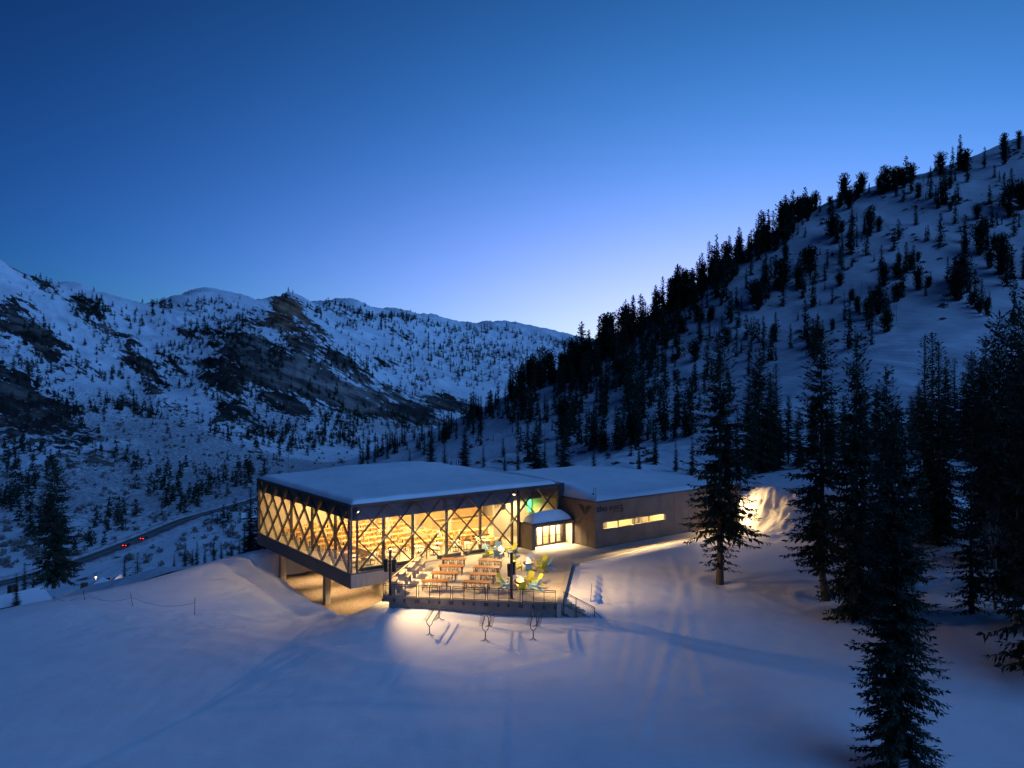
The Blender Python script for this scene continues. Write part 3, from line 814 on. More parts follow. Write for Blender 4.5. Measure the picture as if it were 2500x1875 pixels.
# glazing: lattice of diagonal members, diamond panes between them
MOD, OFF, NM = 3.12, 0.68, 8
def lattice(side):
    span = NM * MOD
    zb, zt = 0.03, ZG
    def P3(x, s, inset):          # x along the facade in modules, s 0 at the bottom
        c = OFF + x * MOD
        z = zb + s * (zt - zb)
        return (c, inset, z) if side == 'front' else (inset, c, z)
    # braces: each runs two modules over the full height
    for k in range(-2, NM + 3):
        for dr in (1, -1):
            x0, x1 = k, k + 2 * dr      # bottom x0 -> top x1
            s0, s1 = 0.0, 1.0
            for lim, sg in ((0, 1), (NM, -1)):
                # clip to 0..NM
                if (x0 - lim) * sg < 0 and (x1 - lim) * sg <= 0: s0 = 2
                elif (x0 - lim) * sg < 0: s0 = max(s0, (lim - x0) / (x1 - x0))
                elif (x1 - lim) * sg < 0: s1 = min(s1, (lim - x0) / (x1 - x0))
            if s1 - s0 < 0.05: continue
            pa = P3(x0 + (x1 - x0) * s0, s0, 0.17); pb = P3(x0 + (x1 - x0) * s1, s1, 0.17)
            if side == 'front':
                part('diagonal_brace', MB().bar(pa, pb, 0.105, 0.14 + 0.004 * dr, (0, 1, 0)), M['steel'])
            else:
                part('diagonal_brace', MB().bar(pa, pb, 0.105, 0.17 + 0.004 * dr, (1, 0, 0)), M['steel'])
            ma = P3(x0 + (x1 - x0) * s0, s0, -0.005); mb_ = P3(x0 + (x1 - x0) * s1, s1, -0.005)
            part('mullion', MB().bar(ma, mb_, 0.045, 0.04 + 0.003 * dr, (0, 1, 0) if side == 'front' else (1, 0, 0)), M['dark_metal'])
    # panes
    for i in range(-5, NM + 1):
        for j in range(i, i + 5):
            poly = [(i, j), (i + 1, j), (i + 1, j + 1), (i, j + 1)]   # (P, Q)
            pts = [((p + q) / 2, (q - p) / 4) for p, q in poly]
            def clip(pts, f):
                out = []
                for a_, b_ in zip(pts, pts[1:] + pts[:1]):
                    fa, fb = f(a_), f(b_)
                    if fa >= 0: out.append(a_)
                    if fa * fb < 0:
                        t = fa / (fa - fb); out.append((a_[0] + t * (b_[0] - a_[0]), a_[1] + t * (b_[1] - a_[1])))
                return out
            for f in (lambda q: q[0], lambda q: NM - q[0], lambda q: q[1], lambda q: 1 - q[1]):
                pts = clip(pts, f)
                if len(pts) < 3: break
            if len(pts) < 3: continue
            n_ = len(pts)
            fr = [P3(x, s, 0.008) for x, s in pts]; bk = [P3(x, s, 0.020) for x, s in pts]
            part('window_pane', MB().add(fr + bk, [tuple(range(n_)), tuple(range(2 * n_ - 1, n_ - 1, -1))]), M['glass'])
    # narrow strip of glass between the corner post and the first vertical
    a0, a1 = 0.12, OFF - 0.07
    q = [(a0, 0.012, 0.03), (a1, 0.012, 0.03), (a1, 0.012, ZG), (a0, 0.012, ZG)]
    if side != 'front': q = [(y, x, z) for x, y, z in q]
    part('window_pane', MB().add(q, [(0, 1, 2, 3)]), M['glass'])
    v0 = P3(0, 0, 0.10); v1 = P3(0, 1, 0.10)
    part('vertical_post', MB().bar(v0, v1, 0.16, 0.18, (0, 1, 0)), M['steel'])
lattice('front'); lattice('left')
part('corner_post', MB().box(-0.02, 0.13, -0.02, 0.13, 0.03, ZG), M['blue_metal'])
part('corner_post', MB().box(-0.03, 0.25, HD - 0.25, HD, -0.05, ZG), M['blue_metal'])
part('end_post', MB().box(HW - 0.95, HW - 0.42, -0.03, 0.2, 0.0, WZ - 0.3), M['dark_metal'])
for a in (4.17, 7.45, 11.5, 15.77, 20.09):
    part('interior_column', MB().box(a - 0.12, a + 0.12, 1.38, 1.62, 0.02, 4.8), M['steel'])
for b in (7.0, 13.0, 19.0):
    part('interior_column', MB().box(1.48, 1.72, b - 0.12, b + 0.12, 0.02, 4.8), M['steel'])
for a in (9.0, 17.0):
    for b in (9.5, 17.5):
        part('interior_column', MB().box(a - 0.18, a + 0.18, b - 0.18, b + 0.18, 0.02, 4.8), M['plaster'])
# low parapet heaters along the glass
for a0, a1 in ((1.2, 4.0), (4.4, 7.2), (9.8, 12.6), (13.0, 15.8)):
    part('sill_heater', MB().box(a0, a1, 0.42, 0.62, 0.02, 0.34), M['steel'])
# ceiling lamps in the hall
for i in range(6):
    for j in range(6):
        a = 2.6 + i * 4.1; b = 2.6 + j * 4.15
        zl = 4.81 if a < 19.6 else 4.55
        if a > 19.6 and b < 3.2: b = 4.0
        t_ = part('pendant_lamp', MB().tube([(a, b, zl - 0.05), (a, b, zl - 0.004)], 0.06, 6), M['black'])
        part('lamp_shade', MB().lathe([(0.02, zl - 0.04), (0.36, zl - 0.045), (0.37, zl - 0.06 - 0.12 * (i > 0))], 12, (a, b, 0)), M['black'], t_)
        if i == 0:
            part('lamp_drum', MB().lathe([(0.33, zl - 0.061), (0.33, zl - 0.20), (0.0, zl - 0.205)], 12, (a, b, 0)), M['lamp_drum'], t_)
        else:
            part('lamp_disc', MB().lathe([(0.33, zl - 0.085), (0.0, zl - 0.086)], 12, (a, b, 0)), M['lamp'], t_)

# snow on a rectangular roof
def roof_snow(name, x0, x1, y0, y1, zb, th, soft, m, nx=56, ny=56, seed=0, extra=None):
    xs_ = np.linspace(x0, x1, nx); ys_ = np.linspace(y0, y1, ny)
    X, Y = np.meshgrid(xs_, ys_)
    d = np.minimum(np.minimum(X - x0, x1 - X), np.minimum(Y - y0, y1 - Y))
    d = np.maximum(d - 0.10 * (1 + fbm(X / 1.7 + seed, Y / 1.7, 3)) * (d > 0), 0)
    e = np.clip(d / soft, 0, 1)
    prof = np.sqrt(1 - (1 - e) ** 2)
    Z = zb + th * prof * (0.82 + 0.18 * sstep(0, 7, d)) + 0.10 * prof * fbm(X / 5.0 + seed, Y / 5.0, 3) + 0.03 * prof * fbm(X / 1.2 + seed, Y / 1.2, 2)
    if extra is not None: Z = Z + prof * extra(X, Y)
    o = link(name, grid_mesh(name, X, Y, Z), m, bld, True)
    return o
roof_snow('roof_snow', 0.10, HW - 0.95, 0.06, HD - 0.02, ZR - 0.10, 0.62, 0.7, M['roof_snow'], 120, 120, 3,
          lambda X, Y: 0.45 * sstep(8, 20, Y) * sstep(2, 12, X) * sstep(26, 20, X))
# ---------------- wing
def wall_panels(n, fixed, start, step, zs, gap, axis, holes=()):
    for k in range(n):
        for z0, z1 in zs:
            a0 = start + k * step + gap / 2; a1 = start + (k + 1) * step - gap / 2
            rects = [(a0, a1, z0 + gap / 2, z1 - gap / 2)]
            for h0, h1, hz0, hz1 in holes:
                nr = []
                for (p0, p1, q0, q1) in rects:
                    if p1 <= h0 or p0 >= h1 or q1 <= hz0 or q0 >= hz1: nr.append((p0, p1, q0, q1)); continue
                    if p0 < h0: nr.append((p0, h0, q0, q1))
                    if p1 > h1: nr.append((h1, p1, q0, q1))
                    m0, m1 = max(p0, h0), min(p1, h1)
                    if q0 < hz0: nr.append((m0, m1, q0, hz0))
                    if q1 > hz1: nr.append((m0, m1, hz1, q1))
                rects = nr
            mb = MB()
            for (p0, p1, q0, q1) in rects:
                if p1 - p0 < 0.01 or q1 - q0 < 0.01: continue
                if axis == 'a': mb.box(p0, p1, fixed, fixed + 0.06, q0, q1)
                else: mb.box(fixed, fixed + 0.06, p0, p1, q0, q1)
            if mb.v: part('wall_panel', mb, M['panel'])
WIN = (27.19, 37.26, 1.95, 2.66)
wall_panels(20, WB0, WA0, (WA1 - WA0) / 20, [(0.05, 3.0), (3.0, WZ - 0.14)], 0.035, 'a', [WIN])
wall_panels(5, WA0 - 0.004, WB0 + 0.065, 5.6 / 5, [(0.05, 3.0), (3.0, WZ - 0.14)], 0.035, 'b')
part('wall_core', MB().box(WA0 + 0.07, WIN[0], WB0 + 0.07, WB0 + 0.3, -0.6, WZ - 0.15).box(WIN[1], WA1 - 0.06, WB0 + 0.07, WB0 + 0.3, -0.6, WZ - 0.15)
     .box(WIN[0], WIN[1], WB0 + 0.07, WB0 + 0.3, -0.6, WIN[2]).box(WIN[0], WIN[1], WB0 + 0.07, WB0 + 0.3, WIN[3], WZ - 0.15)
     .box(WA0 + 0.07, WA0 + 0.3, WB0 + 0.3, 0.2, -0.6, WZ - 0.15), M['gasket'])
part('end_wall', MB().box(WA1 - 0.06, WA1, WB0, WB1, -0.6, WZ - 0.14), M['panel'])
part('rear_wall', MB().box(HW + 0.01, WA1 - 0.06, WB1 - 0.2, WB1, -0.6, WZ - 0.15), M['panel'])
part('roof_edge', MB().box(WA0 - 0.05, WA1 + 0.05, WB0 - 0.06, WB0 + 0.14, WZ - 0.135, WZ), M['dark_metal'])
part('roof_edge', MB().box(WA0 - 0.05, WA0 + 0.14, WB0 + 0.14, -0.12, WZ - 0.135, WZ), M['dark_metal'])
part('roof_edge', MB().box(WA1 - 0.14, WA1 + 0.05, WB0 + 0.14, WB1, WZ - 0.135, WZ), M['dark_metal'])
part('roof_deck', MB().box(WA0 + 0.14, WA1 - 0.14, WB0 + 0.14, WB1, WZ - 0.4, WZ - 0.14), M['dark_metal'])
roof_snow('roof_snow', WA0 + 0.10, WA1 - 0.05, WB0 + 0.06, WB1, WZ - 0.10, 0.55, 1.0, M['roof_snow'], 120, 110, 11,
          lambda X, Y: 0.9 * np.exp(-((X - WA0) / 2.6) ** 2) * sstep(-5.4, -0.5, Y) + 0.55 * sstep(-2, 6, Y) * sstep(50, 42, X))
# ribbon window
wn = part('ribbon_window', MB().box(WIN[0], WIN[1], WB0 - 0.02, WB0 + 0.16, WIN[2] - 0.05, WIN[2]).box(WIN[0], WIN[1], WB0 - 0.02, WB0 + 0.16, WIN[3], WIN[3] + 0.05)
          .box(WIN[0] - 0.05, WIN[0], WB0 - 0.02, WB0 + 0.16, WIN[2] - 0.05, WIN[3] + 0.05).box(WIN[1], WIN[1] + 0.05, WB0 - 0.02, WB0 + 0.16, WIN[2] - 0.05, WIN[3] + 0.05), M['dark_metal'])
mul = [WIN[0], 29.62, 32.16, 34.61, WIN[1]]
for k in range(4):
    part('window_pane', MB().add([(mul[k], WB0 + 0.12, WIN[2]), (mul[k + 1], WB0 + 0.12, WIN[2]), (mul[k + 1], WB0 + 0.12, WIN[3]), (mul[k], WB0 + 0.12, WIN[3])], [(0, 1, 2, 3)]), M['glass'], wn)
for k in (1, 2, 3):
    part('mullion', MB().box(mul[k] - 0.05, mul[k] + 0.05, WB0 + 0.05, WB0 + 0.15, WIN[2], WIN[3]), M['dark_metal'], wn)
# room behind the ribbon window
part('kitchen_room', MB().box(WA0 + 0.3, WA1 - 0.1, WB0 + 6.0, WB0 + 6.15, 0, 4.2).box(WA0 + 0.3, WA0 + 0.35, WB0 + 0.3, WB0 + 6, 0, 4.2).box(39.5, 39.6, WB0 + 0.3, WB0 + 6, 0, 4.2)
     .box(WA0 + 0.3, 39.6, WB0 + 0.3, WB0 + 6, -0.05, 0.0).box(WA0 + 0.3, 39.6, WB0 + 0.3, WB0 + 6, 3.4, 3.5), M['cream'])
for a in (28.6, 31.2, 33.8, 36.4):
    part('ceiling_lamp', MB().box(a - 0.6, a + 0.6, WB0 + 1.5, WB0 + 1.9, 3.33, 3.36), M['lamp'])
for a0, a1 in ((27.6, 28.3), (30.0, 30.4), (34.9, 35.4), (35.8, 36.3)):
    part('kitchen_cabinet', MB().box(a0, a1, WB0 + 2.6, WB0 + 3.1, 0.0, 2.6), M['steel'])
# lettering and emblem
def text_part(body, a0, a1, z0, zh, m, depth=0.05, off=0.0):
    cu = bpy.data.curves.new('lettering', 'FONT'); cu.body = body; cu.size = 1.0; cu.extrude = 0.03; cu.offset = off
    ob = bpy.data.objects.new('tmp', cu); COL.objects.link(ob)
    dg = bpy.context.evaluated_depsgraph_get()
    me = bpy.data.meshes.new_from_object(ob.evaluated_get(dg))
    bpy.data.objects.remove(ob); bpy.data.curves.remove(cu)
    co = np.empty(len(me.vertices) * 3, np.float32); me.vertices.foreach_get('co', co); co = co.reshape(-1, 3)
    mn, mx_ = co.min(0), co.max(0)
    out = np.empty_like(co)
    out[:, 0] = a0 + (co[:, 0] - mn[0]) / (mx_[0] - mn[0]) * (a1 - a0)
    out[:, 2] = z0 + (co[:, 1] - 0) * zh
    out[:, 1] = WB0 - 0.035 - co[:, 2]
    me.vertices.foreach_set('co', out.ravel()); me.materials.clear()
    return link('lettering', me, m, bld)
t1 = text_part('the nest', 26.22, 30.25, 3.93, 0.98, M['black'], off=0.025)
t1['label'] = 'large dark letters reading the nest'
t2 = text_part('at snowbird', 28.75, 30.25, 3.66, 0.26, M['black'], off=0.02)
t2['label'] = 'small dark line of letters under the large ones'
def leaf(sg, mid):
    pts = [(sg * 1.12, 4.55), (sg * 0.62, 4.55), (sg * 0.42, 4.52), (sg * 0.26, 4.45), (sg * 0.14, 4.33), (sg * 0.07, 4.15), (sg * 0.06, 3.42)]
    return [(mid + q, z) for q, z in pts]
for sg in (-1, 1):
    pts = leaf(sg, -3.95)
    n_ = len(pts)
    x0 = WA0 - 0.009; x1 = WA0 - 0.05
    part('emblem_wing', MB().add([(x0, y, z) for y, z in pts] + [(x1, y, z) for y, z in pts],
         [tuple(range(n_)), tuple(range(2 * n_ - 1, n_ - 1, -1))] + [(i, (i + 1) % n_, n_ + (i + 1) % n_, n_ + i) for i in range(n_)]), M['black'])
# ---------------- entrance vestibule
VA0, VA1, VB, VZ = 20.0, 26.04, -2.17, 2.80
part('vestibule_wall', MB().box(VA0, VA0 + 0.06, VB + 0.07, -0.75, 0.0, VZ - 0.14), M['panel'])
part('vestibule_wall', MB().box(VA0, VA0 + 0.06, -0.73, 0.0, 0.0, VZ - 0.14), M['panel'])
part('vestibule_wall', MB().box(VA0, VA0 + 0.47, VB, VB + 0.06, 0, VZ - 0.14).box(VA0 + 0.07, VA0 + 0.47, VB + 0.062, -0.8, 0, VZ - 0.14), M['panel'])
part('vestibule_wall', MB().box(25.80, VA1, VB, -0.8, 0, VZ - 0.14), M['panel'])
part('door_header', MB().box(VA0 + 0.47, 25.80, VB, VB + 0.25, 2.33, VZ - 0.14), M['panel'])
part('vestibule_roof', MB().box(VA0 - 0.08, VA1, VB - 0.10, 0.0, VZ - 0.14, VZ), M['dark_metal'])
part('recess_ceiling', MB().box(VA0 + 0.47, 25.80, VB + 0.25, -0.05, 2.52, 2.60), M['panel'])
part('recess_wall', MB().box(25.76, 25.798, VB + 0.08, -0.95, 0.002, 2.5), M['cream'])
for a in (21.4, 23.0, 24.6):
    part('entrance_lamp', MB().box(a - 0.22, a + 0.22, VB + 0.45, VB + 0.70, 2.49, 2.515), M['lamp_entry'])
DB = -1.05
dl = [20.5, 21.45, 22.4, 23.35, 24.3, 25.25]
ent = part('entrance_frame', MB().box(20.47, 25.78, DB - 0.06, DB + 0.06, 2.24, 2.52).box(25.25, 25.75, DB - 0.05, DB + 0.05, 0.0, 2.24), M['rail'])
for k in range(5):
    a0, a1 = dl[k] + 0.02, dl[k + 1] - 0.02
    w = 0.09
    d = part('entrance_door', MB().box(a0, a0 + w, DB - 0.03, DB + 0.03, 0.01, 2.23).box(a1 - w, a1, DB - 0.03, DB + 0.03, 0.01, 2.23)
             .box(a0 + w, a1 - w, DB - 0.03, DB + 0.03, 2.12, 2.23).box(a0 + w, a1 - w, DB - 0.03, DB + 0.03, 0.01, 0.22), M['rail'])
    part('window_pane', MB().add([(a0 + w, DB, 0.22), (a1 - w, DB, 0.22), (a1 - w, DB, 2.12), (a0 + w, DB, 2.12)], [(0, 1, 2, 3)]), M['glass'], d)
    part('push_bar', MB().box(a0 + w, a1 - w, DB - 0.075, DB - 0.032, 1.0, 1.06), M['steel'], d)
    part('pull_handle', MB().box(a1 - w - 0.01, a1 - w + 0.03, DB - 0.11, DB - 0.034, 0.85, 1.35), M['steel'], d)
part('lobby_floor', MB().box(20.2, 25.9, DB + 0.07, 0.3, 0.002, 0.01), M['floor'])
part('lobby_lamp', MB().box(21.0, 25.2, -0.65, -0.35, 2.47, 2.49), M['lamp_entry'])
part('lobby_wall', MB().box(20.4, 25.75, -0.16, -0.12, 0.0, 2.5), M['cream'])
for a in (21.9, 23.8):
    part('lobby_door', MB().box(a - 0.5, a + 0.5, -0.2, -0.162, 0.0, 2.1), M['ply'])
for a, z in ((20.24, 1.15), (25.92, 1.05)):
    part('wall_fixture', MB().box(a - 0.06, a + 0.06, VB - 0.07, VB - 0.004, z - 0.06, z + 0.06), M['steel'])
def vs(X, Y):
    return 0.0
roof_snow('vestibule_snow', VA0 + 0.25, VA1 - 0.15, VB + 0.05, -0.12, VZ - 0.01, 0.95, 1.7, M['roof_snow'], 44, 24, 21,
          lambda X, Y: 0.30 * np.sin((X - VA0) / 6.0 * math.pi) + 0.25 * sstep(-2.2, -0.4, Y))
# glazed wall and frames behind the vestibule
part('glazing_frame', MB().box(19.75, 19.98, -0.12, 0.16, 0.0, ZG), M['dark_metal'])
part('inner_wall', MB().box(20.3, HW - 0.42, 5.2, 5.35, 0.0, 4.6), M['plaster'])
part('inner_vent', MB().box(21.4, 21.95, 5.12, 5.198, 3.3, 3.8), M['black'])
M['green_lamp'] = emis('green_lamp', (0.06, 0.85, 0.16), 9.0)
part('green_light_strip', MB().box(25.2, 25.6, 5.05, 5.12, 2.7, 4.1), M['green_lamp'])
# roof vents
for k, (a, b) in enumerate([(23.6, 19.6), (24.0, 19.9), (24.9, 20.2), (25.4, 20.4)]):
    part('roof_vent', MB().tube([(a, b, ZR + 0.1), (a, b, ZR + 1.1)], 0.05, 6), M['dark_metal'])

# gooseneck roof lamp on the wing corner
gl = thing('gooseneck_lamp', 'thin black gooseneck lamp standing on the roof corner above the letters', 'lamp', (*ab2xy(WA0 + 0.25, WB0 + 0.2), WZ), TH)
pts = [(0, 0, 0), (0, 0, 1.25)] + [(-0.18 + 0.18 * math.cos(t), 0, 1.25 + 0.22 * math.sin(t)) for t in np.linspace(0.3, math.pi, 8)] + [(-0.36, 0, 0.95)]
MB().tube(pts, 0.025, 6).build('neck', M['black'], gl)
MB().lathe([(0.03, 0.98), (0.06, 0.92), (0.17, 0.80), (0.165, 0.79)], 10, (-0.36, 0, 0)).build('lamp_shade', M['black'], gl)

# ---------------- terrace
ter = MB().prism(TERRACE_ALL, -0.22, 0.0).build('terrace', M['paving'])
tag(ter, kind='structure')
L0 = np.array(TERRACE[0]); L1 = np.array(TERRACE[1])
dirx = (L1 - L0) / np.linalg.norm(L1 - L0); nrmv = np.array([dirx[1], -dirx[0]])   # points to the camera
W0 = L0 - 0.2 * dirx * 0 ; 
tw = thing('terrace_wall', 'long concrete retaining wall below the terrace railing', 'wall')
def wall_strip(p, q, z0, z1, t, m, name, parent):
    p = np.array(p); q = np.array(q); d = (q - p) / np.linalg.norm(q - p); n_ = np.array([d[1], -d[0]]) * t
    MB().prism([tuple(p), tuple(q), tuple(q + n_), tuple(p + n_)], z0, z1).build(name, m, parent)
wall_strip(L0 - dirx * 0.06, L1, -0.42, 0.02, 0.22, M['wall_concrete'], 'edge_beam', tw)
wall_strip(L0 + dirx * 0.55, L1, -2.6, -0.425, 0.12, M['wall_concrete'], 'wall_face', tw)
wall_strip((-8.55, 78.4), tuple(L0 + dirx * 0.5), -6.0, -0.225, 0.10, M['concrete'], 'side_face', tw)
wall_strip((-8.7, 78.3), tuple(L0), -0.40, 0.015, 0.12, M['concrete'], 'edge_beam', tw)
# low kerb wall at the right end of the terrace
kw = thing('kerb_wall', 'low concrete wall edging the right end of the terrace beside the snow', 'wall')
wall_strip((3.63, 62.2), (5.62, 76.4), -2.2, 0.10, 0.36, M['concrete'], 'wall_face', kw)
wall_strip((3.60, 62.1), (5.60, 76.45), 0.104, 0.16, 0.46, M['concrete'], 'coping', kw)
# ------------------------------------------------------------------ railings
sec_px = [(936.5, 1018.5), (1022.5, 1101.5), (1105.5, 1186.5), (1190.5, 1271.0), (1275.0, 1357.0)]
def front_t(px):   # distance along the terrace front for an image column
    q = (px - 1250) / F
    return (q * L0[1] - L0[0]) / (dirx[0] - q * dirx[1])
ord_ = ['first', 'second', 'middle', 'fourth', 'last']
RA = math.atan2(dirx[1], dirx[0])
for si, (pa, pb) in enumerate(sec_px):
    t0, t1 = front_t(pa), front_t(pb)
    o = L0 + dirx * t0 + nrmv * 0.10
    Ls = t1 - t0
    lab = ['steel railing panel at the terrace corner, behind the first dark pole', 'second steel railing panel from the glazed hall along the terrace front',
           'middle steel railing panel of the terrace front', 'steel railing panel behind the slim dark pole near the fire bowls', 'steel railing panel next to the stair at the terrace end'][si]
    rs = thing('railing_panel', lab, 'railing', (o[0], o[1], 0.0), RA, 'railing panels along the terrace front')
    H = 1.08
    for x in (0.03, Ls - 0.03):
        MB().box(x - 0.03, x + 0.03, -0.03, 0.03, -0.25, H).build('post', M['rail'], rs)
    for x in (Ls * 0.345, Ls * 0.655):
        MB().box(x - 0.028, x + 0.028, -0.03, 0.03, -0.25, H - 0.05).build('post', M['rail'], rs)
    for x in (0.03, Ls * 0.345, Ls * 0.655, Ls - 0.03):
        MB().box(x - 0.10, x + 0.10, -0.19, -0.03, -0.40, -0.12).build('bracket', M['rail'], rs)
    MB().box(0.06, Ls - 0.06, -0.035, 0.035, H - 0.05, H).build('top_rail', M['rail'], rs)
    MB().box(0.06, Ls - 0.06, -0.02, 0.02, H - 0.17, H - 0.14).build('upper_rail', M['rail'], rs)
    MB().box(0.06, Ls - 0.06, -0.02, 0.02, 0.06, 0.10).build('bottom_rail', M['rail'], rs)
    for k in range(7):
        x0 = 0.16 + k * 0.105; x1 = Ls - 0.16 - k * 0.105; zt = H - 0.20 - k * 0.105
        MB().tube([(x0, 0.005, 0.10), (x0, 0.005, zt), (x1, 0.005, zt), (x1, 0.005, 0.10)], 0.015, 4).build('bent_rod', M['rail'], rs)
# cable railing along the left edge
Q0 = np.array([-8.72, 78.2]); Q1 = L0 + np.array([0.05, 0.15])
Lq = np.linalg.norm(Q1 - Q0); dq = (Q1 - Q0) / Lq
cr_ = thing('cable_railing', 'cable railing with pale handrail running from the hall to the terrace corner', 'railing', (Q0[0], Q0[1], 0), math.atan2(dq[1], dq[0]))
for k in range(9):
    x = Lq * k / 8
    MB().box(x - 0.03, x + 0.03, -0.02, 0.02, -0.3, 1.05).build('post', M['rail'], cr_)
for k in range(7):
    MB().tube([(0, 0, 0.14 + k * 0.125), (Lq, 0, 0.14 + k * 0.125)], 0.010, 4).build('cable', M['steel'], cr_)
MB().box(0, Lq, -0.045, 0.045, 1.051, 1.10).build('handrail', M['pale_wood'], cr_)
# stair and its railing at the right end of the terrace
S0 = np.array([4.2, 62.15]); S1 = np.array([6.9, 61.4])
Ls = np.linalg.norm(S1 - S0); dsn = (S1 - S0) / Ls
st = thing('terrace_stair', 'concrete steps buried in snow at the terrace end', 'stair', (S0[0], S0[1], 0), math.atan2(dsn[1], dsn[0]))
for k in range(8):
    MB().box(k * 0.34, k * 0.34 + 0.36, 0.05, 1.5, -0.17 * (k + 1) - 0.6, -0.17 * (k + 1) + 0.02).build('step', M['concrete'], st)
sr = thing('stair_railing', 'sloping steel railing beside the steps at the terrace end', 'railing', (S0[0], S0[1], 0), math.atan2(dsn[1], dsn[0]))
def sl(x): return -0.44 * x
for x in (0.0, 1.0, 2.5):
    MB().box(x - 0.03, x + 0.03, -0.03, 0.03, sl(x) - 0.9, sl(x) + 1.06).build('post', M['rail'], sr)
MB().bar((0, 0, 1.06), (2.55, 0, sl(2.55) + 1.06), 0.06, 0.05).build('handrail', M['rail'], sr)
MB().bar((0, 0, 0.95), (2.5, 0, sl(2.5) + 0.95), 0.03, 0.03).build('upper_rail', M['rail'], sr)
MB().bar((0, 0, 0.05), (2.5, 0, sl(2.5) + 0.05), 0.04, 0.04).build('bottom_rail', M['rail'], sr)
for k in range(6):
    z = 0.84 - k * 0.12; x1 = 2.35 - k * 0.2
    MB().tube([(0.05, 0, z), (x1, 0, z + sl(x1)), (x1, 0, sl(x1) + 0.07)], 0.010, 4).build('bent_rod', M['rail'], sr)
MB().bar((2.5, 0, sl(2.5) + 0.75), (3.6, 0, sl(3.6) + 0.35), 0.04, 0.04).build('end_rail', M['rail'], sr)

# ------------------------------------------------------------------ speaker poles
def speaker_pole(name, label, x, y, h, rz):
    t = thing(name, label, 'pole', (x, y, 0), rz, 'dark poles with boxes on the terrace front')
    MB().box(-0.09, 0.09, -0.09, 0.09, 0.0, h).build('pole', M['rail'], t)
    MB().box(-0.16, 0.16, -0.16, 0.16, 0.0, 0.05).build('base_plate', M['rail'], t)
    MB().box(-0.17, 0.17, -0.10, 0.10, h + 0.001, h + 0.08).box(-0.11, -0.02, -0.08, 0.08, h - 0.3, h - 0.05).build('pole_cap', M['rail'], t)
    for sx in (-1, 1):
        b = MB()
        b.add([(sx * 0.20, -0.16, 1.95), (sx * 0.50, -0.12, 1.95), (sx * 0.53, -0.14, 3.0), (sx * 0.22, -0.18, 3.0),
               (sx * 0.20, 0.16, 1.95), (sx * 0.50, 0.12, 1.95), (sx * 0.53, 0.14, 3.0), (sx * 0.22, 0.18, 3.0)],
              [(0, 1, 2, 3), (7, 6, 5, 4), (0, 4, 5, 1), (1, 5, 6, 2), (2, 6, 7, 3), (3, 7, 4, 0)])
        s_ = b.build('speaker_box', M['black'], t)
        MB().box(min(sx * 0.09, sx * 0.22), max(sx * 0.09, sx * 0.22), -0.04, 0.04, 2.05, 2.12).box(min(sx * 0.09, sx * 0.23), max(sx * 0.09, sx * 0.23), -0.04, 0.04, 2.8, 2.87).build('bracket', M['rail'], s_)
    return t
speaker_pole('speaker_pole', 'dark square pole with two black boxes at the terrace corner by the hall', -10.33, 65.12, 3.75, RA)
speaker_pole('speaker_pole', 'slim dark pole with black boxes standing before the fire bowls', -0.04, 63.85, 3.75, RA + R(72))

# ------------------------------------------------------------------ terrace tables and wire chairs
def make_table():
    t = thing('patio_table', 'x', 'table')
    for k in range(3):
        y0 = -0.46 + k * 0.31
        MB().box(-1.2, 1.2, y0, y0 + 0.30, 0.71, 0.75).build('plank', M['wood'], t)
    for sx in (-1, 1):
        for sy in (-1, 1):
            MB().box(sx * 1.02 - 0.03, sx * 1.02 + 0.03, sy * 0.36 - 0.03, sy * 0.36 + 0.03, 0, 0.708).build('leg', M['black'], t)
    MB().box(-1.05, 1.05, -0.03, 0.03, 0.64, 0.706).build('apron', M['black'], t)
    return t
def make_wire_chair():
    t = thing('wire_chair', 'x', 'chair')
    m = M['steel']
    b = MB()
    for k in range(6):
        x = -0.2 + k * 0.08
        b.tube([(x, -0.22, 0.45), (x, 0.18, 0.43)], 0.007, 4)
    b.tube([(-0.22, -0.23, 0.45), (0.22, -0.23, 0.45), (0.22, 0.19, 0.43), (-0.22, 0.19, 0.43), (-0.22, -0.23, 0.45)], 0.012, 4)
    b.build('seat', m, t)
    b = MB()
    for k in range(6):
        x = -0.19 + k * 0.076
        b.tube([(x, 0.19, 0.44), (x * 1.05, 0.30, 0.84)], 0.007, 4)
    b.tube([(-0.21, 0.19, 0.44), (-0.22, 0.31, 0.86), (0.22, 0.31, 0.86), (0.21, 0.19, 0.44)], 0.012, 4)
    b.build('backrest', m, t)
    for sx in (-1, 1):
        for sy in (-1, 1):
            MB().tube([(sx * 0.21, sy * 0.20, 0.44), (sx * 0.25, sy * 0.27, 0.0)], 0.013, 4).build('leg', m, t)
        MB().tube([(sx * 0.24, -0.2, 0.44), (sx * 0.27, -0.2, 0.64), (sx * 0.26, 0.24, 0.66)], 0.011, 4).build('armrest', m, t)
    return t
tbl0 = make_table(); wc0 = make_wire_chair()
TT = [((-5.70, 75.2), 0, 0), ((-2.08, 74.7), 1, 0), ((-5.72, 72.4), 0, 1), ((-2.35, 72.0), 1, 1), ((-6.15, 69.7), 0, 2), ((-2.60, 69.3), 1, 2), ((-6.70, 66.85), 0, 3), ((-3.05, 66.5), 1, 3)]
rown = ['row nearest the hall', 'second row from the hall', 'third row from the hall', 'row nearest the railing']
first_t = True; first_c = True
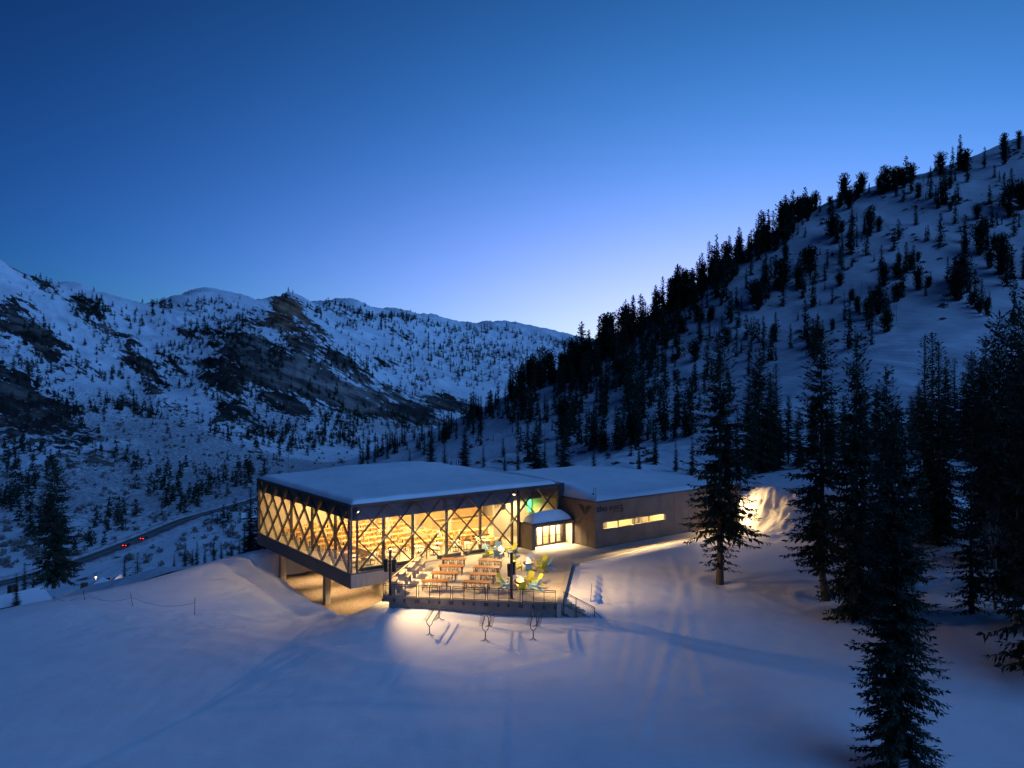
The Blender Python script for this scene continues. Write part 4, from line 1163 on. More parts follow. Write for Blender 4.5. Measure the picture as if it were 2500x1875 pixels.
for (x, y), c, rr_ in TT:
    rz = R(-1.5) if c == 0 else R(-8.5)
    lab = 'orange wood patio table, %s, %s' % (rown[rr_], 'bench side' if c == 0 else 'fire bowl side')
    if first_t:
        t = tbl0; t.location = (x, y, 0); t.rotation_euler = (0, 0, rz); t['label'] = lab; t['group'] = 'patio tables on the terrace'; first_t = False
    else:
        t = clone(tbl0, (x, y, 0), rz, lab, 'patio tables on the terrace')
    for k in range(6):
        sx = (-0.8, 0.0, 0.8)[k % 3]; sd_ = -1 if k < 3 else 1
        lx = sx + random.uniform(-0.12, 0.12); ly = sd_ * (0.52 + random.uniform(-0.05, 0.28))
        wx = x + lx * math.cos(rz) - ly * math.sin(rz); wy = y + lx * math.sin(rz) + ly * math.cos(rz)
        ang = rz + (math.pi if sd_ < 0 else 0) + random.uniform(-0.35, 0.35)
        lb = 'wire patio chair at the orange table, %s, %s' % (rown[rr_], 'bench side' if c == 0 else 'fire bowl side')
        gname = 'wire chairs at table %d' % (rr_ * 2 + c + 1)
        if first_c:
            w_ = wc0; w_.location = (wx, wy, 0); w_.rotation_euler = (0, 0, ang); w_['label'] = lb; w_['group'] = gname; first_c = False
        else:
            clone(wc0, (wx, wy, 0), ang, lb, gname)
# ------------------------------------------------------------------ bar tables and benches along the cable railing
def slab_table(name, label, cat, p, q, w, h, grp):
    p = np.array(p); q = np.array(q); L_ = np.linalg.norm(q - p); c = (p + q) / 2
    t = thing(name, label, cat, (c[0], c[1], 0), math.atan2(q[1] - p[1], q[0] - p[0]), grp)
    MB().box(-L_ / 2, L_ / 2, -w / 2, w / 2, h - 0.05, h).build('top', M['pale_wood'], t)
    for sx in (-1, 1):
        x = sx * (L_ / 2 - 0.16)
        MB().box(x - 0.05, x + 0.05, -w / 2 + 0.04, w / 2 - 0.04, 0, h - 0.052).build('leg', M['concrete'], t)
    MB().box(-L_ / 2 + 0.21, L_ / 2 - 0.21, -0.03, 0.03, h * 0.25, h * 0.25 + 0.06).build('stretcher', M['rail'], t)
    return t
hi = [((-9.15, 72.97), (-9.06, 74.87)), ((-9.43, 70.5), (-9.31, 72.34)), ((-9.87, 67.96), (-9.76, 69.82)), ((-10.15, 65.4), (-10.12, 66.97))]
lo = [((-8.68, 72.97), (-8.55, 74.75)), ((-9.01, 70.55), (-8.87, 72.3)), ((-9.40, 68.05), (-9.27, 69.84)), ((-9.71, 65.5), (-9.61, 66.78))]
posn = ['closest to the hall', 'second from the hall', 'third from the hall', 'nearest the corner pole']
for k in range(4):
    slab_table('bar_table', 'tall pale wood bar table on the cable railing, ' + posn[k], 'table', hi[k][0], hi[k][1], 0.42, 1.05, 'bar tables along the cable railing')
    slab_table('bar_bench', 'pale wood bar bench beside the tall tables, ' + posn[k], 'bench', lo[k][0], lo[k][1], 0.38, 0.75, 'bar benches along the cable railing')

# ------------------------------------------------------------------ fire bowls and lounge chairs
def fire_bowl(label, x, y, s, seed):
    t = thing('fire_bowl', label, 'fire bowl', (x, y, 0), 0.3, 'fire bowls on the terrace')
    MB().lathe([(0.02, 0.30), (0.32, 0.34), (0.50, 0.44), (0.60, 0.56), (0.62, 0.585), (0.575, 0.58), (0.46, 0.48), (0.30, 0.44), (0.0, 0.43)], 24).build('bowl', M['bronze'], t, True)
    for k in range(4):
        a = k * math.pi / 2 + 0.4
        MB().bar((0.30 * math.cos(a), 0.30 * math.sin(a), 0.36), (0.42 * math.cos(a), 0.42 * math.sin(a), 0.0), 0.06, 0.06).build('leg', M['bronze'], t)
    rg = random.Random(seed)
    for k in range(9):
        a = rg.uniform(0, 6.28); r0 = rg.uniform(0.02, 0.20) if k else 0.0; h = rg.uniform(0.30, 0.62) * (1 - r0 * 1.6); w = rg.uniform(0.09, 0.16)
        prof = [(0.02, 0), (w * 0.8, h * 0.12), (w, h * 0.28), (w * 0.72, h * 0.5), (w * 0.42, h * 0.72), (w * 0.15, h * 0.9), (0.004, h)]
        b = MB()
        lx, ly = rg.uniform(-0.12, 0.12), rg.uniform(-0.12, 0.12)
        n_ = 8; vs_ = []; fs_ = []
        for i, (rr2, zz) in enumerate(prof):
            ox = r0 * math.cos(a) + lx * (zz / h) ** 1.5 + 0.03 * math.sin(zz * 14 + k); oy = r0 * math.sin(a) + ly * (zz / h) ** 1.5
            for j in range(n_):
                q = 2 * math.pi * j / n_
                wob = 1 + 0.25 * math.sin(3 * q + k + zz * 9)
                vs_.append((ox + rr2 * wob * math.cos(q), oy + rr2 * wob * math.sin(q), 0.46 + zz))
        for i in range(len(prof) - 1):
            for j in range(n_):
                j2 = (j + 1) % n_
                fs_.append((i * n_ + j, i * n_ + j2, (i + 1) * n_ + j2, (i + 1) * n_ + j))
        b.add(vs_, fs_).build('flame', M['flame_core'] if k % 3 == 0 else M['flame'], t, True)
    ld = bpy.data.lights.new('fire_light', 'POINT'); ld.energy = 60 * s; ld.color = (1.0, 0.46, 0.14); ld.shadow_soft_size = 0.22
    lo_ = bpy.data.objects.new('fire_light', ld); COL.objects.link(lo_); lo_.parent = t; lo_.location = (0, 0, 1.0)
    return t
PITS = [(-1.15, 80.0), (1.61, 74.4), (0.74, 67.5)]
fire_bowl('bronze fire bowl with bright flames between the blue chairs close to the hall glass', *PITS[0], 1.0, 1)
fire_bowl('bronze fire bowl with flames in the ring of chairs before the entrance', *PITS[1], 1.0, 2)
fire_bowl('bronze fire bowl with flames in the ring of chairs nearest the railing', *PITS[2], 1.0, 3)

def make_lounge(m, cname):
    t = thing('adirondack_chair', 'x', 'chair')
    for k in range(5):
        x = -0.24 + k * 0.12
        MB().bar((x, 0.06, 0.27), (x * 1.12, 0.46, 1.02 - 0.05 * abs(k - 2) * 0.5), 0.112, 0.025, (0, -0.8, 0.45)).build('back_slat', m, t)
    for k in range(5):
        y = -0.46 + k * 0.125; z = 0.40 - k * 0.030
        MB().box(-0.27, 0.27, y - 0.056, y + 0.056, z - 0.014, z + 0.014).build('seat_slat', m, t)
    for sx in (-1, 1):
        MB().bar((sx * 0.26, -0.47, 0.36), (sx * 0.26, 0.66, 0.03), 0.035, 0.12).build('rear_leg', m, t)
        MB().box(sx * 0.315 - 0.02, sx * 0.315 + 0.02, -0.47, -0.35, 0, 0.55).build('front_leg', m, t)
        MB().box(sx * 0.35 - 0.085, sx * 0.35 + 0.085, -0.52, 0.34, 0.551, 0.58).build('armrest', m, t)
    MB().box(-0.40, 0.40, 0.30, 0.36, 0.50, 0.549).build('back_brace', m, t)
    return t
LM = {'lime': M['lime'], 'blue': M['blue'], 'white': M['white']}
protos = {}
CH = [
    (0, 'blue', -2.55, 80.9, 'light blue lounge chair seen side-on, left of the fire bowl by the hall glass'),
    (0, 'lime', -2.35, 79.6, 'lime lounge chair on the patio-table side of the fire bowl by the hall glass'),
    (0, 'blue', -1.45, 78.55, 'light blue lounge chair, back to the railing, before the fire bowl by the hall'),
    (0, 'blue', -1.45, 81.7, 'light blue lounge chair behind the fire bowl by the hall glass'),
    (0, 'lime', 0.05, 81.1, 'lime lounge chair between the vestibule wall and the fire bowl by the hall'),
    (0, 'blue', 0.15, 79.5, 'light blue lounge chair behind the top of the slim dark pole'),
    (1, 'white', 1.83, 76.1, 'pale blue lounge chair behind the fire bowl before the entrance'),
    (1, 'lime', 0.35, 75.4, 'lime lounge chair left behind the fire bowl before the entrance'),
    (1, 'lime', 0.40, 73.5, 'lime lounge chair right of the slim dark pole, front left of the middle fire bowl'),
    (1, 'blue', 1.55, 72.8, 'light blue lounge chair, back to the railing, before the middle fire bowl'),
    (1, 'lime', 3.00, 75.5, 'lime lounge chair right behind the fire bowl before the entrance'),
    (1, 'lime', 2.85, 73.3, 'lime lounge chair front right of the fire bowl before the entrance'),
    (1, 'blue', 3.45, 74.4, 'light blue lounge chair on the open paving side of the middle fire bowl'),
    (2, 'white', 0.15, 69.1, 'pale blue lounge chair half hidden behind the slim dark pole'),
    (2, 'lime', -0.85, 68.3, 'lime lounge chair beside the patio tables at the fire bowl nearest the railing'),
    (2, 'blue', -0.55, 66.9, 'light blue lounge chair just left of the slim dark pole at the railing'),
    (2, 'lime', 0.85, 65.9, 'lime lounge chair with its back against the railing'),
    (2, 'blue', 2.05, 66.6, 'light blue lounge chair at the railing, right of the fire bowl nearest it'),
    (2, 'lime', 1.55, 68.9, 'lime lounge chair behind the fire bowl nearest the railing'),
    (2, 'lime', 2.25, 68.2, 'lime lounge chair right of the fire bowl nearest the railing'),
]
for pit, cname, x, y, lab in CH:
    px_, py_ = PITS[pit]
    # local front is -y: turn it to the bowl
    ang = math.atan2(py_ - y, px_ - x) + math.pi / 2 + random.uniform(-0.18, 0.18)
    g = 'lounge chairs round the fire bowls'
    if cname not in protos:
        t = make_lounge(LM[cname], cname); protos[cname] = t
        t.location = (x, y, 0); t.rotation_euler = (0, 0, ang); t['label'] = lab; t['group'] = g
    else:
        clone(protos[cname], (x, y, 0), ang, lab, g)

# ------------------------------------------------------------------ ski racks
def ski_rack(label, pf, pb):
    f_ = gp(pf[0], pf[1], -1.4); b_ = gp(pb[0], pb[1], -1.3)
    zf, zb = snow_at(*f_), snow_at(*b_)
    L_ = np.linalg.norm(b_ - f_); ang = math.atan2(b_[1] - f_[1], b_[0] - f_[0])
    t = thing('ski_rack', label, 'ski rack', (f_[0], f_[1], zf), ang, 'ski racks on the snow before the terrace')
    for x, z0 in ((0.0, -0.05), (L_, zb - zf - 0.05)):
        leg = MB()
        leg.tube([(x, 0, z0 + 0.18), (x, 0, z0 + 0.72)], 0.04, 6)
        for sy in (-1, 1):
            leg.tube([(x, 0, z0 + 0.24), (x, sy * 0.06, z0 + 0.13), (x, sy * 0.2, z0 + 0.04), (x, sy * 0.44, z0 + 0.015)], 0.032, 6)
            leg.tube([(x, 0, z0 + 0.68), (x, sy * 0.05, z0 + 0.78), (x, sy * 0.20, z0 + 0.92), (x, sy * 0.24, z0 + 1.12)], 0.03, 6)
        leg.build('support_leg', M['steel'], t)
    for sy in (-1, 1):
        ra = (0.0, sy * 0.24, 1.05); rb = (L_, sy * 0.24, zb - zf + 1.05)
        r_ = MB().tube([ra, rb], 0.035, 6).build('rail', M['steel'], t)
        cb = MB()
        for k in range(20):
            u_ = (k + 1) / 21.0
            x = L_ * u_; z = 1.05 + (zb - zf) * u_
            cb.tube([(x, sy * 0.24, z), (x, sy * 0.55, z + 0.06)], 0.009, 4)
        cb.tube([(L_ / 21, sy * 0.30, 1.065), (L_ * 20 / 21, sy * 0.30, 1.065 + zb - zf)], 0.009, 4)
        cb.build('ski_comb', M['steel'], r_)
    return t
ski_rack('steel ski rack on the snow, the one nearest the dark corner pole', (1048.6, 1549.6), (1072, 1518))
ski_rack('steel ski rack on the snow, middle one of three', (1185, 1562), (1193, 1530))
ski_rack('steel ski rack on the snow, the one below the last railing panel', (1302, 1562), (1310, 1531))

# ------------------------------------------------------------------ flood lamps and wall lamps
def flood(label, a, b, z, target, power, size=R(120), blend=0.8, col=(1.0, 0.63, 0.28), soft=0.10):
    x, y = ab2xy(a, b)
    t = thing('flood_lamp', label, 'lamp', (x, y, z), 0)
    d = (Vector(target) - Vector((x, y, z))).normalized()
    q = d.to_track_quat('-Z', 'Y')
    hs = MB().box(-0.16, 0.16, -0.11, 0.11, 0.0, 0.14).build('housing', M['black'], t); hs.rotation_mode = 'QUATERNION'; hs.rotation_quaternion = q
    ln_ = MB().box(-0.14, 0.14, -0.09, 0.09, -0.012, -0.004).build('lens', M['lamp_flood'], t); ln_.rotation_mode = 'QUATERNION'; ln_.rotation_quaternion = q
    MB().bar((0, 0, 0.08), (0, 0, 0.32), 0.03, 0.03).build('bracket', M['black'], t)
    ld = bpy.data.lights.new('flood_light', 'SPOT'); ld.energy = power; ld.color = col; ld.spot_size = size; ld.spot_blend = blend; ld.shadow_soft_size = soft
    lo_ = bpy.data.objects.new('flood_light', ld); COL.objects.link(lo_); lo_.parent = t
    lo_.rotation_mode = 'QUATERNION'; lo_.rotation_quaternion = q; lo_.location = d * 0.06
    return t
flood('bright flood lamp at the near top corner of the glass hall', 0.55, -0.35, 5.85, (-6.2, 69.6, 0.0), 19000, R(84), 0.9, soft=0.45)
flood('flood lamp under the roof edge beside the entrance vestibule', 18.9, -0.45, 5.9, (-3.0, 76.5, 0.0), 6500, R(80), 0.6)
for k, (a, lab) in enumerate([(45.3, 'wall lamp on the panelled wing seen through the spruce, the nearer of two'), (48.6, 'wall lamp on the panelled wing seen through the spruce, the farther of two')]):
    flood(lab, a, WB0 - 0.22, 3.1, (32.5, 92.0, 1.5) if k else (26.0, 90.0, 0.0), 2600 if k else 1800, R(150), 0.9)
def pole_lamp(label, x, y, z, target, power, size, blend):
    a = (x - CORNER[0]) * U[0] + (y - CORNER[1]) * U[1]; b = (x - CORNER[0]) * V[0] + (y - CORNER[1]) * V[1]
    return flood(label, a, b, z, target, power, size, blend)
pole_lamp('small flood lamp on top of the corner pole by the hall', -10.25, 64.78, 3.95, (-5.0, 61.0, -1.2), 4200, R(82), 1.0)
pole_lamp('small flood lamp on top of the slim pole before the fire bowls', 0.25, 63.7, 3.95, (7.0, 68.0, -0.3), 4600, R(84), 1.0)
# ------------------------------------------------------------------ furniture inside the hall
def hxy(a, b): 
    p = ab2xy(a, b); return (p[0], p[1], 0.022)
def make_long_table():
    t = thing('dining_table', 'long honey wood dining table in the rows inside the glass hall', 'table', group='long dining tables inside the hall')
    MB().box(-1.2, 1.2, -0.42, 0.42, 0.71, 0.755).build('table_top', M['honey_wood'], t)
    for sx in (-1, 1):
        MB().box(sx * 0.95 - 0.04, sx * 0.95 + 0.04, -0.35, 0.35, 0, 0.05).box(sx * 0.95 - 0.04, sx * 0.95 + 0.04, -0.04, 0.04, 0.05, 0.708).build('leg', M['black'], t)
    return t
def make_square_table():
    t = thing('cafe_table', 'square cream cafe table near the glass inside the hall', 'table', group='cream cafe tables inside the hall')
    MB().box(-0.45, 0.45, -0.45, 0.45, 0.72, 0.755).build('table_top', M['cream'], t)
    MB().box(-0.03, 0.03, -0.03, 0.03, 0.03, 0.718).build('pedestal', M['black'], t)
    MB().box(-0.28, 0.28, -0.28, 0.28, 0, 0.028).build('foot', M['black'], t)
    return t
def make_chair():
    b = MB()
    b.box(-0.21, 0.21, -0.21, 0.21, 0.43, 0.46)
    b.add([(-0.20, 0.19, 0.56), (0.20, 0.19, 0.56), (0.20, 0.23, 0.86), (-0.20, 0.23, 0.86), (-0.20, 0.215, 0.56), (0.20, 0.215, 0.56), (0.20, 0.255, 0.86), (-0.20, 0.255, 0.86)],
          [(0, 1, 2, 3), (7, 6, 5, 4), (0, 4, 5, 1), (1, 5, 6, 2), (2, 6, 7, 3), (3, 7, 4, 0)])
    me_s = b
    l = MB()
    for sx in (-1, 1):
        l.bar((sx * 0.19, -0.19, 0.43), (sx * 0.21, -0.22, 0), 0.025, 0.025)
        l.bar((sx * 0.19, 0.20, 0.86), (sx * 0.21, 0.24, 0), 0.025, 0.025)
    t = thing('dining_chair', 'wooden dining chair with thin dark legs inside the glass hall', 'chair', group='dining chairs inside the hall')
    me_s.build('seat_shell', M['honey_wood'], t); l.build('leg_frame', M['black'], t)
    return t
lt0, sq0, ch0 = make_long_table(), make_square_table(), make_chair()
used = {'l': False, 's': False, 'c': False}
def put(kind, proto, a, b, rz):
    if not used[kind]:
        used[kind] = True
        proto.location = hxy(a, b); proto.rotation_euler = (0, 0, rz); return proto
    return clone(proto, hxy(a, b), rz)
nch = 0
for j, b in enumerate([6.0, 8.6, 11.2, 13.8, 16.4, 19.0, 21.8]):
    for i, a in enumerate([2.6, 5.4, 8.2, 11.2, 14.0, 17.0]):
        if a > 16 and b > 9: continue
        if abs(a - 9.0) < 1.6 and abs(b - 9.5) < 0.7: continue
        if abs(a - 9.0) < 1.6 and abs(b - 17.5) < 0.7: continue
        put('l', lt0, a, b, TH)
        for sd_ in (-1, 1):
            for lx in ((-0.8, 0.0, 0.8) if j < 5 else (-0.5, 0.5)):
                put('c', ch0, a + lx + random.uniform(-.08, .08), b + sd_ * (0.55 + random.uniform(0, 0.15)), TH + (0 if sd_ > 0 else math.pi) + random.uniform(-.2, .2)); nch += 1
for b, aa in ((2.3, (1.6, 3.2, 5.4, 8.9, 10.4, 13.2, 14.6, 17.2, 18.6)), (4.0, (2.2, 4.2, 6.4, 9.6, 12.0, 14.2, 17.4))):
    for a in aa:
        put('s', sq0, a, b, TH + random.choice((0, math.pi / 4)))
        for lx, ly, q in ((-0.72, 0, math.pi / 2), (0.72, 0, -math.pi / 2)):
            if nch > 285: break
            put('c', ch0, a + lx, b + ly + random.uniform(-.1, .1), TH + q + random.uniform(-.3, .3)); nch += 1
# low partitions / booths, serving counter, menu boards
def pbox(name, label, cat, a0, a1, b0, b1, z1, m, extra=None):
    t = thing(name, label, cat, (*ab2xy((a0 + a1) / 2, (b0 + b1) / 2), 0.022), TH)
    w, d = (a1 - a0) / 2, (b1 - b0) / 2
    MB().box(-w, w, -d, d, 0, z1).build('body', m, t)
    MB().box(-w - 0.03, w + 0.03, -d - 0.03, d + 0.03, z1 + 0.002, z1 + 0.05).build('cap', M['honey_wood'], t)
    if extra: extra(t, w, d)
    return t
pbox('booth_partition', 'low yellow partition near the corner of the glass hall', 'partition', 3.5, 3.7, 3.2, 8.8, 1.05, M['plaster'])
pbox('booth_partition', 'low yellow partition between the dining rows deeper in the hall', 'partition', 12.5, 12.7, 7.2, 12.6, 1.05, M['plaster'])
def niches(t, w, d):
    for k in range(3):
        x = -w + 0.5 + k * (2 * w - 0.2) / 3
        MB().box(x, x + 0.8, -d - 0.02, -d - 0.004, 0.15, 0.45).build('niche', M['black'], t)
pbox('serving_counter', 'wooden serving counter with dark niches behind the glass', 'counter', 17.2, 20.2, 6.2, 7.0, 1.0, M['ply'], niches)
pbox('serving_counter', 'long wooden food counter at the back of the hall', 'counter', 17.5, 25.0, 12.0, 13.0, 1.05, M['ply'])
pbox('round_planter', 'round wooden planter box near the entrance doors inside the hall', 'planter', 17.6, 18.8, 3.0, 4.2, 0.7, M['ply'])
kt = thing('kitchen_block', 'wood-clad kitchen block at the back of the glass hall', 'kitchen', (*ab2xy(21.5, 18.5), 0.022), TH)
MB().box(-3.8, 3.8, -4.0, 6.5, 0, 4.45).build('body', M['ply'], kt)
for k in range(4):
    x = -3.4 + k * 1.75
    MB().box(x, x + 1.55, -4.06, -4.004, 2.2, 3.1).build('menu_board', M['black'], kt)
MB().box(-3.6, 3.6, -4.3, -4.004, 1.15, 1.2).build('service_shelf', M['cream'], kt)
for k, (a, b) in enumerate([(18.6, 2.0), (17.5, 1.4)]):
    t = thing('waste_barrel', ['round wooden barrel inside the glass nearest the vestibule', 'round wooden barrel inside the glass left of the vestibule'][k], 'barrel', hxy(a, b))
    MB().lathe([(0.0, 0), (0.30, 0.0), (0.38, 0.4), (0.33, 0.85), (0.30, 0.86), (0.0, 0.84)], 14).build('body', M['ply'], t, True)
    MB().lathe([(0.37, 0.22), (0.385, 0.25), (0.385, 0.29), (0.375, 0.32)], 14).build('hoop', M['black'], t, True)

# ------------------------------------------------------------------ trees
def spray_mesh(name, P, D, Ln, Wd, rng):
    """needle sprays: bent diamonds from base points P along directions D"""
    n = len(P)
    up = np.array([0, 0, 1.0])
    S = np.cross(D, up + rng.normal(0, 0.55, (n, 3)))
    S /= np.linalg.norm(S, axis=1)[:, None] + 1e-9
    v0 = P
    mid = P + D * (Ln * 0.45)[:, None]
    v1 = mid + S * Wd[:, None]; v3 = mid - S * Wd[:, None]
    v2 = P + D * Ln[:, None] - up * (Ln * 0.12)[:, None]
    v = np.stack([v0, v1, v2, v3], 1).reshape(-1, 3)
    f = np.arange(n * 4).reshape(n, 4)
    return v, f

def conifer(seed, H, Rad, base=0.08, whorl=0.36, per=6, step=0.2, sl=0.5, sw=0.055, droop=0.35, gap=0.1, top_pow=0.85, thin=0.0, pine=False, bend=None, segs=10, low_sparse=None):
    rng = np.random.default_rng(seed)
    P = []; D = []; L = []; W = []
    tw_v = MB()
    ph = rng.uniform(0, 6.28)
    def trunk(z):
        t = z / H
        ox = 0.10 * math.sin(2.2 * t + ph) * H * 0.03; oy = 0.08 * math.cos(1.7 * t + ph) * H * 0.03
        if bend: ox += bend(z)
        return np.array([ox, oy, z])
    z = base * H
    while z < H * 0.985:
        t = (z / H - base) / (1 - base)
        if pine:
            r = Rad * (0.55 + 0.45 * math.sin(min(1, t * 1.15) * math.pi * 0.9)) * (1 - max(0, t - 0.75) / 0.25 * 0.6)
        else:
            r = Rad * min(1.0, 0.62 + t * 2.6) * (1 - t) ** top_pow + 0.05 * Rad * (1 - t)
        if low_sparse and z < low_sparse[0]: r *= low_sparse[1]
        sec = 1 + 0.22 * math.sin(z * 1.3 + ph) * (1 - t)
        nb = max(3, int(per * (0.55 + 0.45 * r / Rad) + rng.uniform(-1, 1)))
        for k in range(nb):
            if rng.random() < gap: continue
            az = rng.uniform(0, 2 * math.pi)
            Lb = r * sec * rng.uniform(0.55, 1.12) + 0.12
            if rng.random() < thin: continue
            k1 = -0.18 + 0.75 * t ** 1.5 + rng.normal(0, 0.09); k2 = droop; k3 = droop * 0.75
            if pine: k1 += 0.35; k2 *= 0.4
            n = max(2, int(Lb / step))
            s = np.linspace(0.12, 1.0, n)
            c, sn = math.cos(az), math.sin(az)
            b0 = trunk(z)
            zz = Lb * (k1 * s - k2 * s * s + k3 * s ** 3)
            pts = np.stack([b0[0] + c * Lb * s, b0[1] + sn * Lb * s, b0[2] + zz], 1)
            fwd = np.gradient(pts, axis=0) if n > 1 else np.array([[c, sn, 0]])
            fwd /= np.linalg.norm(fwd, axis=1)[:, None] + 1e-9
            side = np.array([-sn, c, 0])
            taper = (1.05 - 0.6 * s)
            for sg in (-1, 1, 0):
                if sg == 0:
                    d = fwd * 0.7 + np.array([0, 0, -0.55]) + rng.normal(0, 0.35, (n, 3))
                else:
                    d = fwd * 0.75 + side * (sg * 0.85) + np.array([0, 0, -0.12]) + rng.normal(0, 0.28, (n, 3))
                d /= np.linalg.norm(d, axis=1)[:, None]
                ll = sl * taper * rng.uniform(0.6, 1.25, n) * min(1.0, 0.30 + Lb / max(Rad, 0.1) * 0.9)
                P.append(pts + rng.normal(0, step * 0.18, (n, 3))); D.append(d); L.append(ll); W.append(ll * rng.uniform(0.8, 1.3, n) * (sw / sl))
            # tip
            P.append(pts[-1:]); D.append((fwd[-1:] + np.array([[0, 0, 0.1]]))); L.append(np.array([sl * 0.7])); W.append(np.array([sw * 0.7]))
            # bare twig of the branch
            if step < 0.5:
                tw_v.tube([b0, pts[len(pts) // 2], pts[-1]], [0.012 + 0.012 * Lb, 0.010 + 0.005 * Lb, 0.004], 3, False)
        z += whorl * rng.uniform(0.75, 1.25) * (0.7 + 0.5 * (1 - t))
    # leader
    for k in range(5):
        P.append(np.array([trunk(H * (0.96 + 0.006 * k))])); d = rng.normal(0, 0.4, (1, 3)); d[0, 2] = 1; D.append(d / np.linalg.norm(d)); L.append(np.array([sl * 0.8])); W.append(np.array([sw * 0.6]))
    P = np.concatenate(P); D = np.concatenate(D); L = np.concatenate(L); W = np.concatenate(W)
    v, f = spray_mesh('c', P, D, L, W, rng)
    if tw_v.v:
        tv = np.array(tw_v.v); tf = np.array([q for q in tw_v.f if len(q) == 4]) + len(v)
        v = np.concatenate([v, tv]); f = np.concatenate([f, tf])
    crown = np_mesh('crown', v, f)
    crown.materials.append(M['pine'] if pine else M['crown'])
    tb = MB()
    zs_ = np.linspace(-0.4, H * 0.97, segs)
    r0 = 0.0115 * H + 0.05
    tb.tube([trunk(max(q, 0)) + np.array([0, 0, q - max(q, 0)]) for q in zs_], [r0 * (1.25 if q < 0.2 else 1) * (1 - 0.93 * max(q, 0) / H) for q in zs_], 8 if segs > 6 else 5)
    trunk_me = bpy.data.meshes.new('trunk'); trunk_me.from_pydata(tb.v, [], tb.f); trunk_me.materials.append(M['bark'])
    trunk_me.polygons.foreach_set('use_smooth', [True] * len(trunk_me.polygons)); trunk_me.update()
    return crown, trunk_me
def plant(meshes, name, label, loc, rz, s, group=None):
    t = thing(name, label, 'tree', tuple(loc), rz, group)
    t.scale = (s, s, s) if np.isscalar(s) else s
    for nm, me in (('crown', meshes[0]), ('trunk', meshes[1])):
        o = bpy.data.objects.new(nm, me); COL.objects.link(o); o.parent = t
    return t
# ------------------------------------------------------------------ large trees round the building
HERO = {
    'column': conifer(11, 22.0, 3.4, 0.07, 0.34, 8, 0.19, 0.72, 0.13, 0.38, 0.10, 0.50, 0.03, low_sparse=(4.2, 0.55)),
    'slim': conifer(12, 22.0, 2.9, 0.12, 0.34, 8, 0.19, 0.70, 0.125, 0.36, 0.10, 0.55, 0.05, bend=lambda z: -0.42 * float(sstep(0.2, 2.4, z)) + 0.42),
    'broad': conifer(13, 21.0, 3.6, 0.03, 0.32, 9, 0.20, 0.74, 0.14, 0.40, 0.06, 0.62, 0.02),
    'dense': conifer(14, 22.0, 2.5, 0.02, 0.27, 10, 0.16, 0.60, 0.105, 0.42, 0.05, 0.40, 0.01),
    'spire': conifer(15, 21.0, 2.9, 0.02, 0.33, 9, 0.20, 0.62, 0.125, 0.40, 0.05, 0.95, 0.01),
    'young': conifer(16, 12.0, 1.8, 0.02, 0.32, 7, 0.18, 0.50, 0.085, 0.30, 0.15, 0.80, 0.08),
    'wide': conifer(17, 16.0, 3.7, 0.05, 0.33, 9, 0.20, 0.76, 0.14, 0.36, 0.08, 0.60, 0.03),
}
HH = {'column': 22.0, 'slim': 22.0, 'broad': 21.0, 'dense': 22.0, 'spire': 21.0, 'young': 12.0, 'wide': 16.0}
def hero(kind, label, px, Y, top_py, rz=0.0, widen=1.0, group=None, zb=None, name='spruce_tree'):
    x = (px - 1250) / F * Y
    z0 = snow_at(x, Y) if zb is None else zb
    zt = CZ - (top_py - 937.5) / F * Y
    s = (zt - z0) / HH[kind]
    return plant(HERO[kind], name, label, (x, Y, z0 - 0.05), rz, (s * widen, s * widen, s), group)
Yt1 = gp(1757, 1422, -0.3)[1]; Yt2 = gp(2005, 1462, -0.5)[1]
hero('column', 'tall lone spruce on the snow before the panelled wing, lamps showing through it', 1757, Yt1, 815, 0.4)
hero('slim', 'spruce with a bare crooked lower trunk beside the plowed snowbank', 2005, Yt2, 802, 0.0)
hero('broad', 'broad jagged spruce just behind the crooked-trunk spruce', 2092, 60.0, 812, 1.1, 0.72)
hero('broad', 'spruce with a blunt clumped top between the broad spruce and the three spires', 2165, 66.0, 890, 2.4, 0.75)
hero('dense', 'nearest big dark spruce reaching the bottom edge, with a small sign on its trunk', 2196, 40.0, 985, 0.7, 0.95)
for k, (px, tp, Y) in enumerate([(2258, 815, 78.0), (2277, 808, 80.0), (2292, 830, 76.0)]):
    hero('spire', ['leftmost of three slender spires right of the big dark spruce', 'tallest middle spire of the three slender ones', 'rightmost and lowest of the three slender spires'][k], px, Y, tp, k * 1.3, 0.80 if k < 2 else 1.15)
hero('young', 'slim young fir with sparse tiers on open snow near the right edge', 2372, gp(2372, 1500, 0.3)[1], 1095, 0.2)
right_edge = [('broad', 2405, 78, 818, 1.0), ('wide', 2440, 68, 760, 0.8), ('broad', 2488, 62, 735, 0.9), ('spire', 2470, 90, 800, 1.1), ('wide', 2530, 55, 700, 0.9), ('spire', 2425, 86, 850, 1.1), ('broad', 2560, 70, 690, 1.0), ('wide', 2600, 48, 640, 0.9)]
for k, (kd, px, Y, tp, wd) in enumerate(right_edge):
    hero(kd, 'tall dark conifer in the black mass of trees on the right edge', px, Y, tp, k * 0.9, wd * 0.78, 'dark conifers massed on the right edge')
fill = [(1775, 1020, 112), (1800, 985, 118), (1828, 935, 108), (1853, 849, 110), (1880, 905, 120), (1895, 885, 112), (1925, 965, 116), (1950, 1000, 108), (1985, 960, 118), (2030, 935, 112),
        (2060, 965, 106), (2110, 960, 112), (2140, 935, 118), (2190, 980, 106), (2225, 965, 110), (2243, 935, 116), (2310, 872, 104), (2330, 874, 108), (2352, 905, 112), (2372, 855, 100),
        (2396, 872, 104), (2460, 862, 100), (2505, 850, 95), (2020, 1000, 122), (2085, 1000, 125), (2165, 1010, 124), (2270, 990, 122), (1840, 1000, 124), (1905, 1010, 126)]
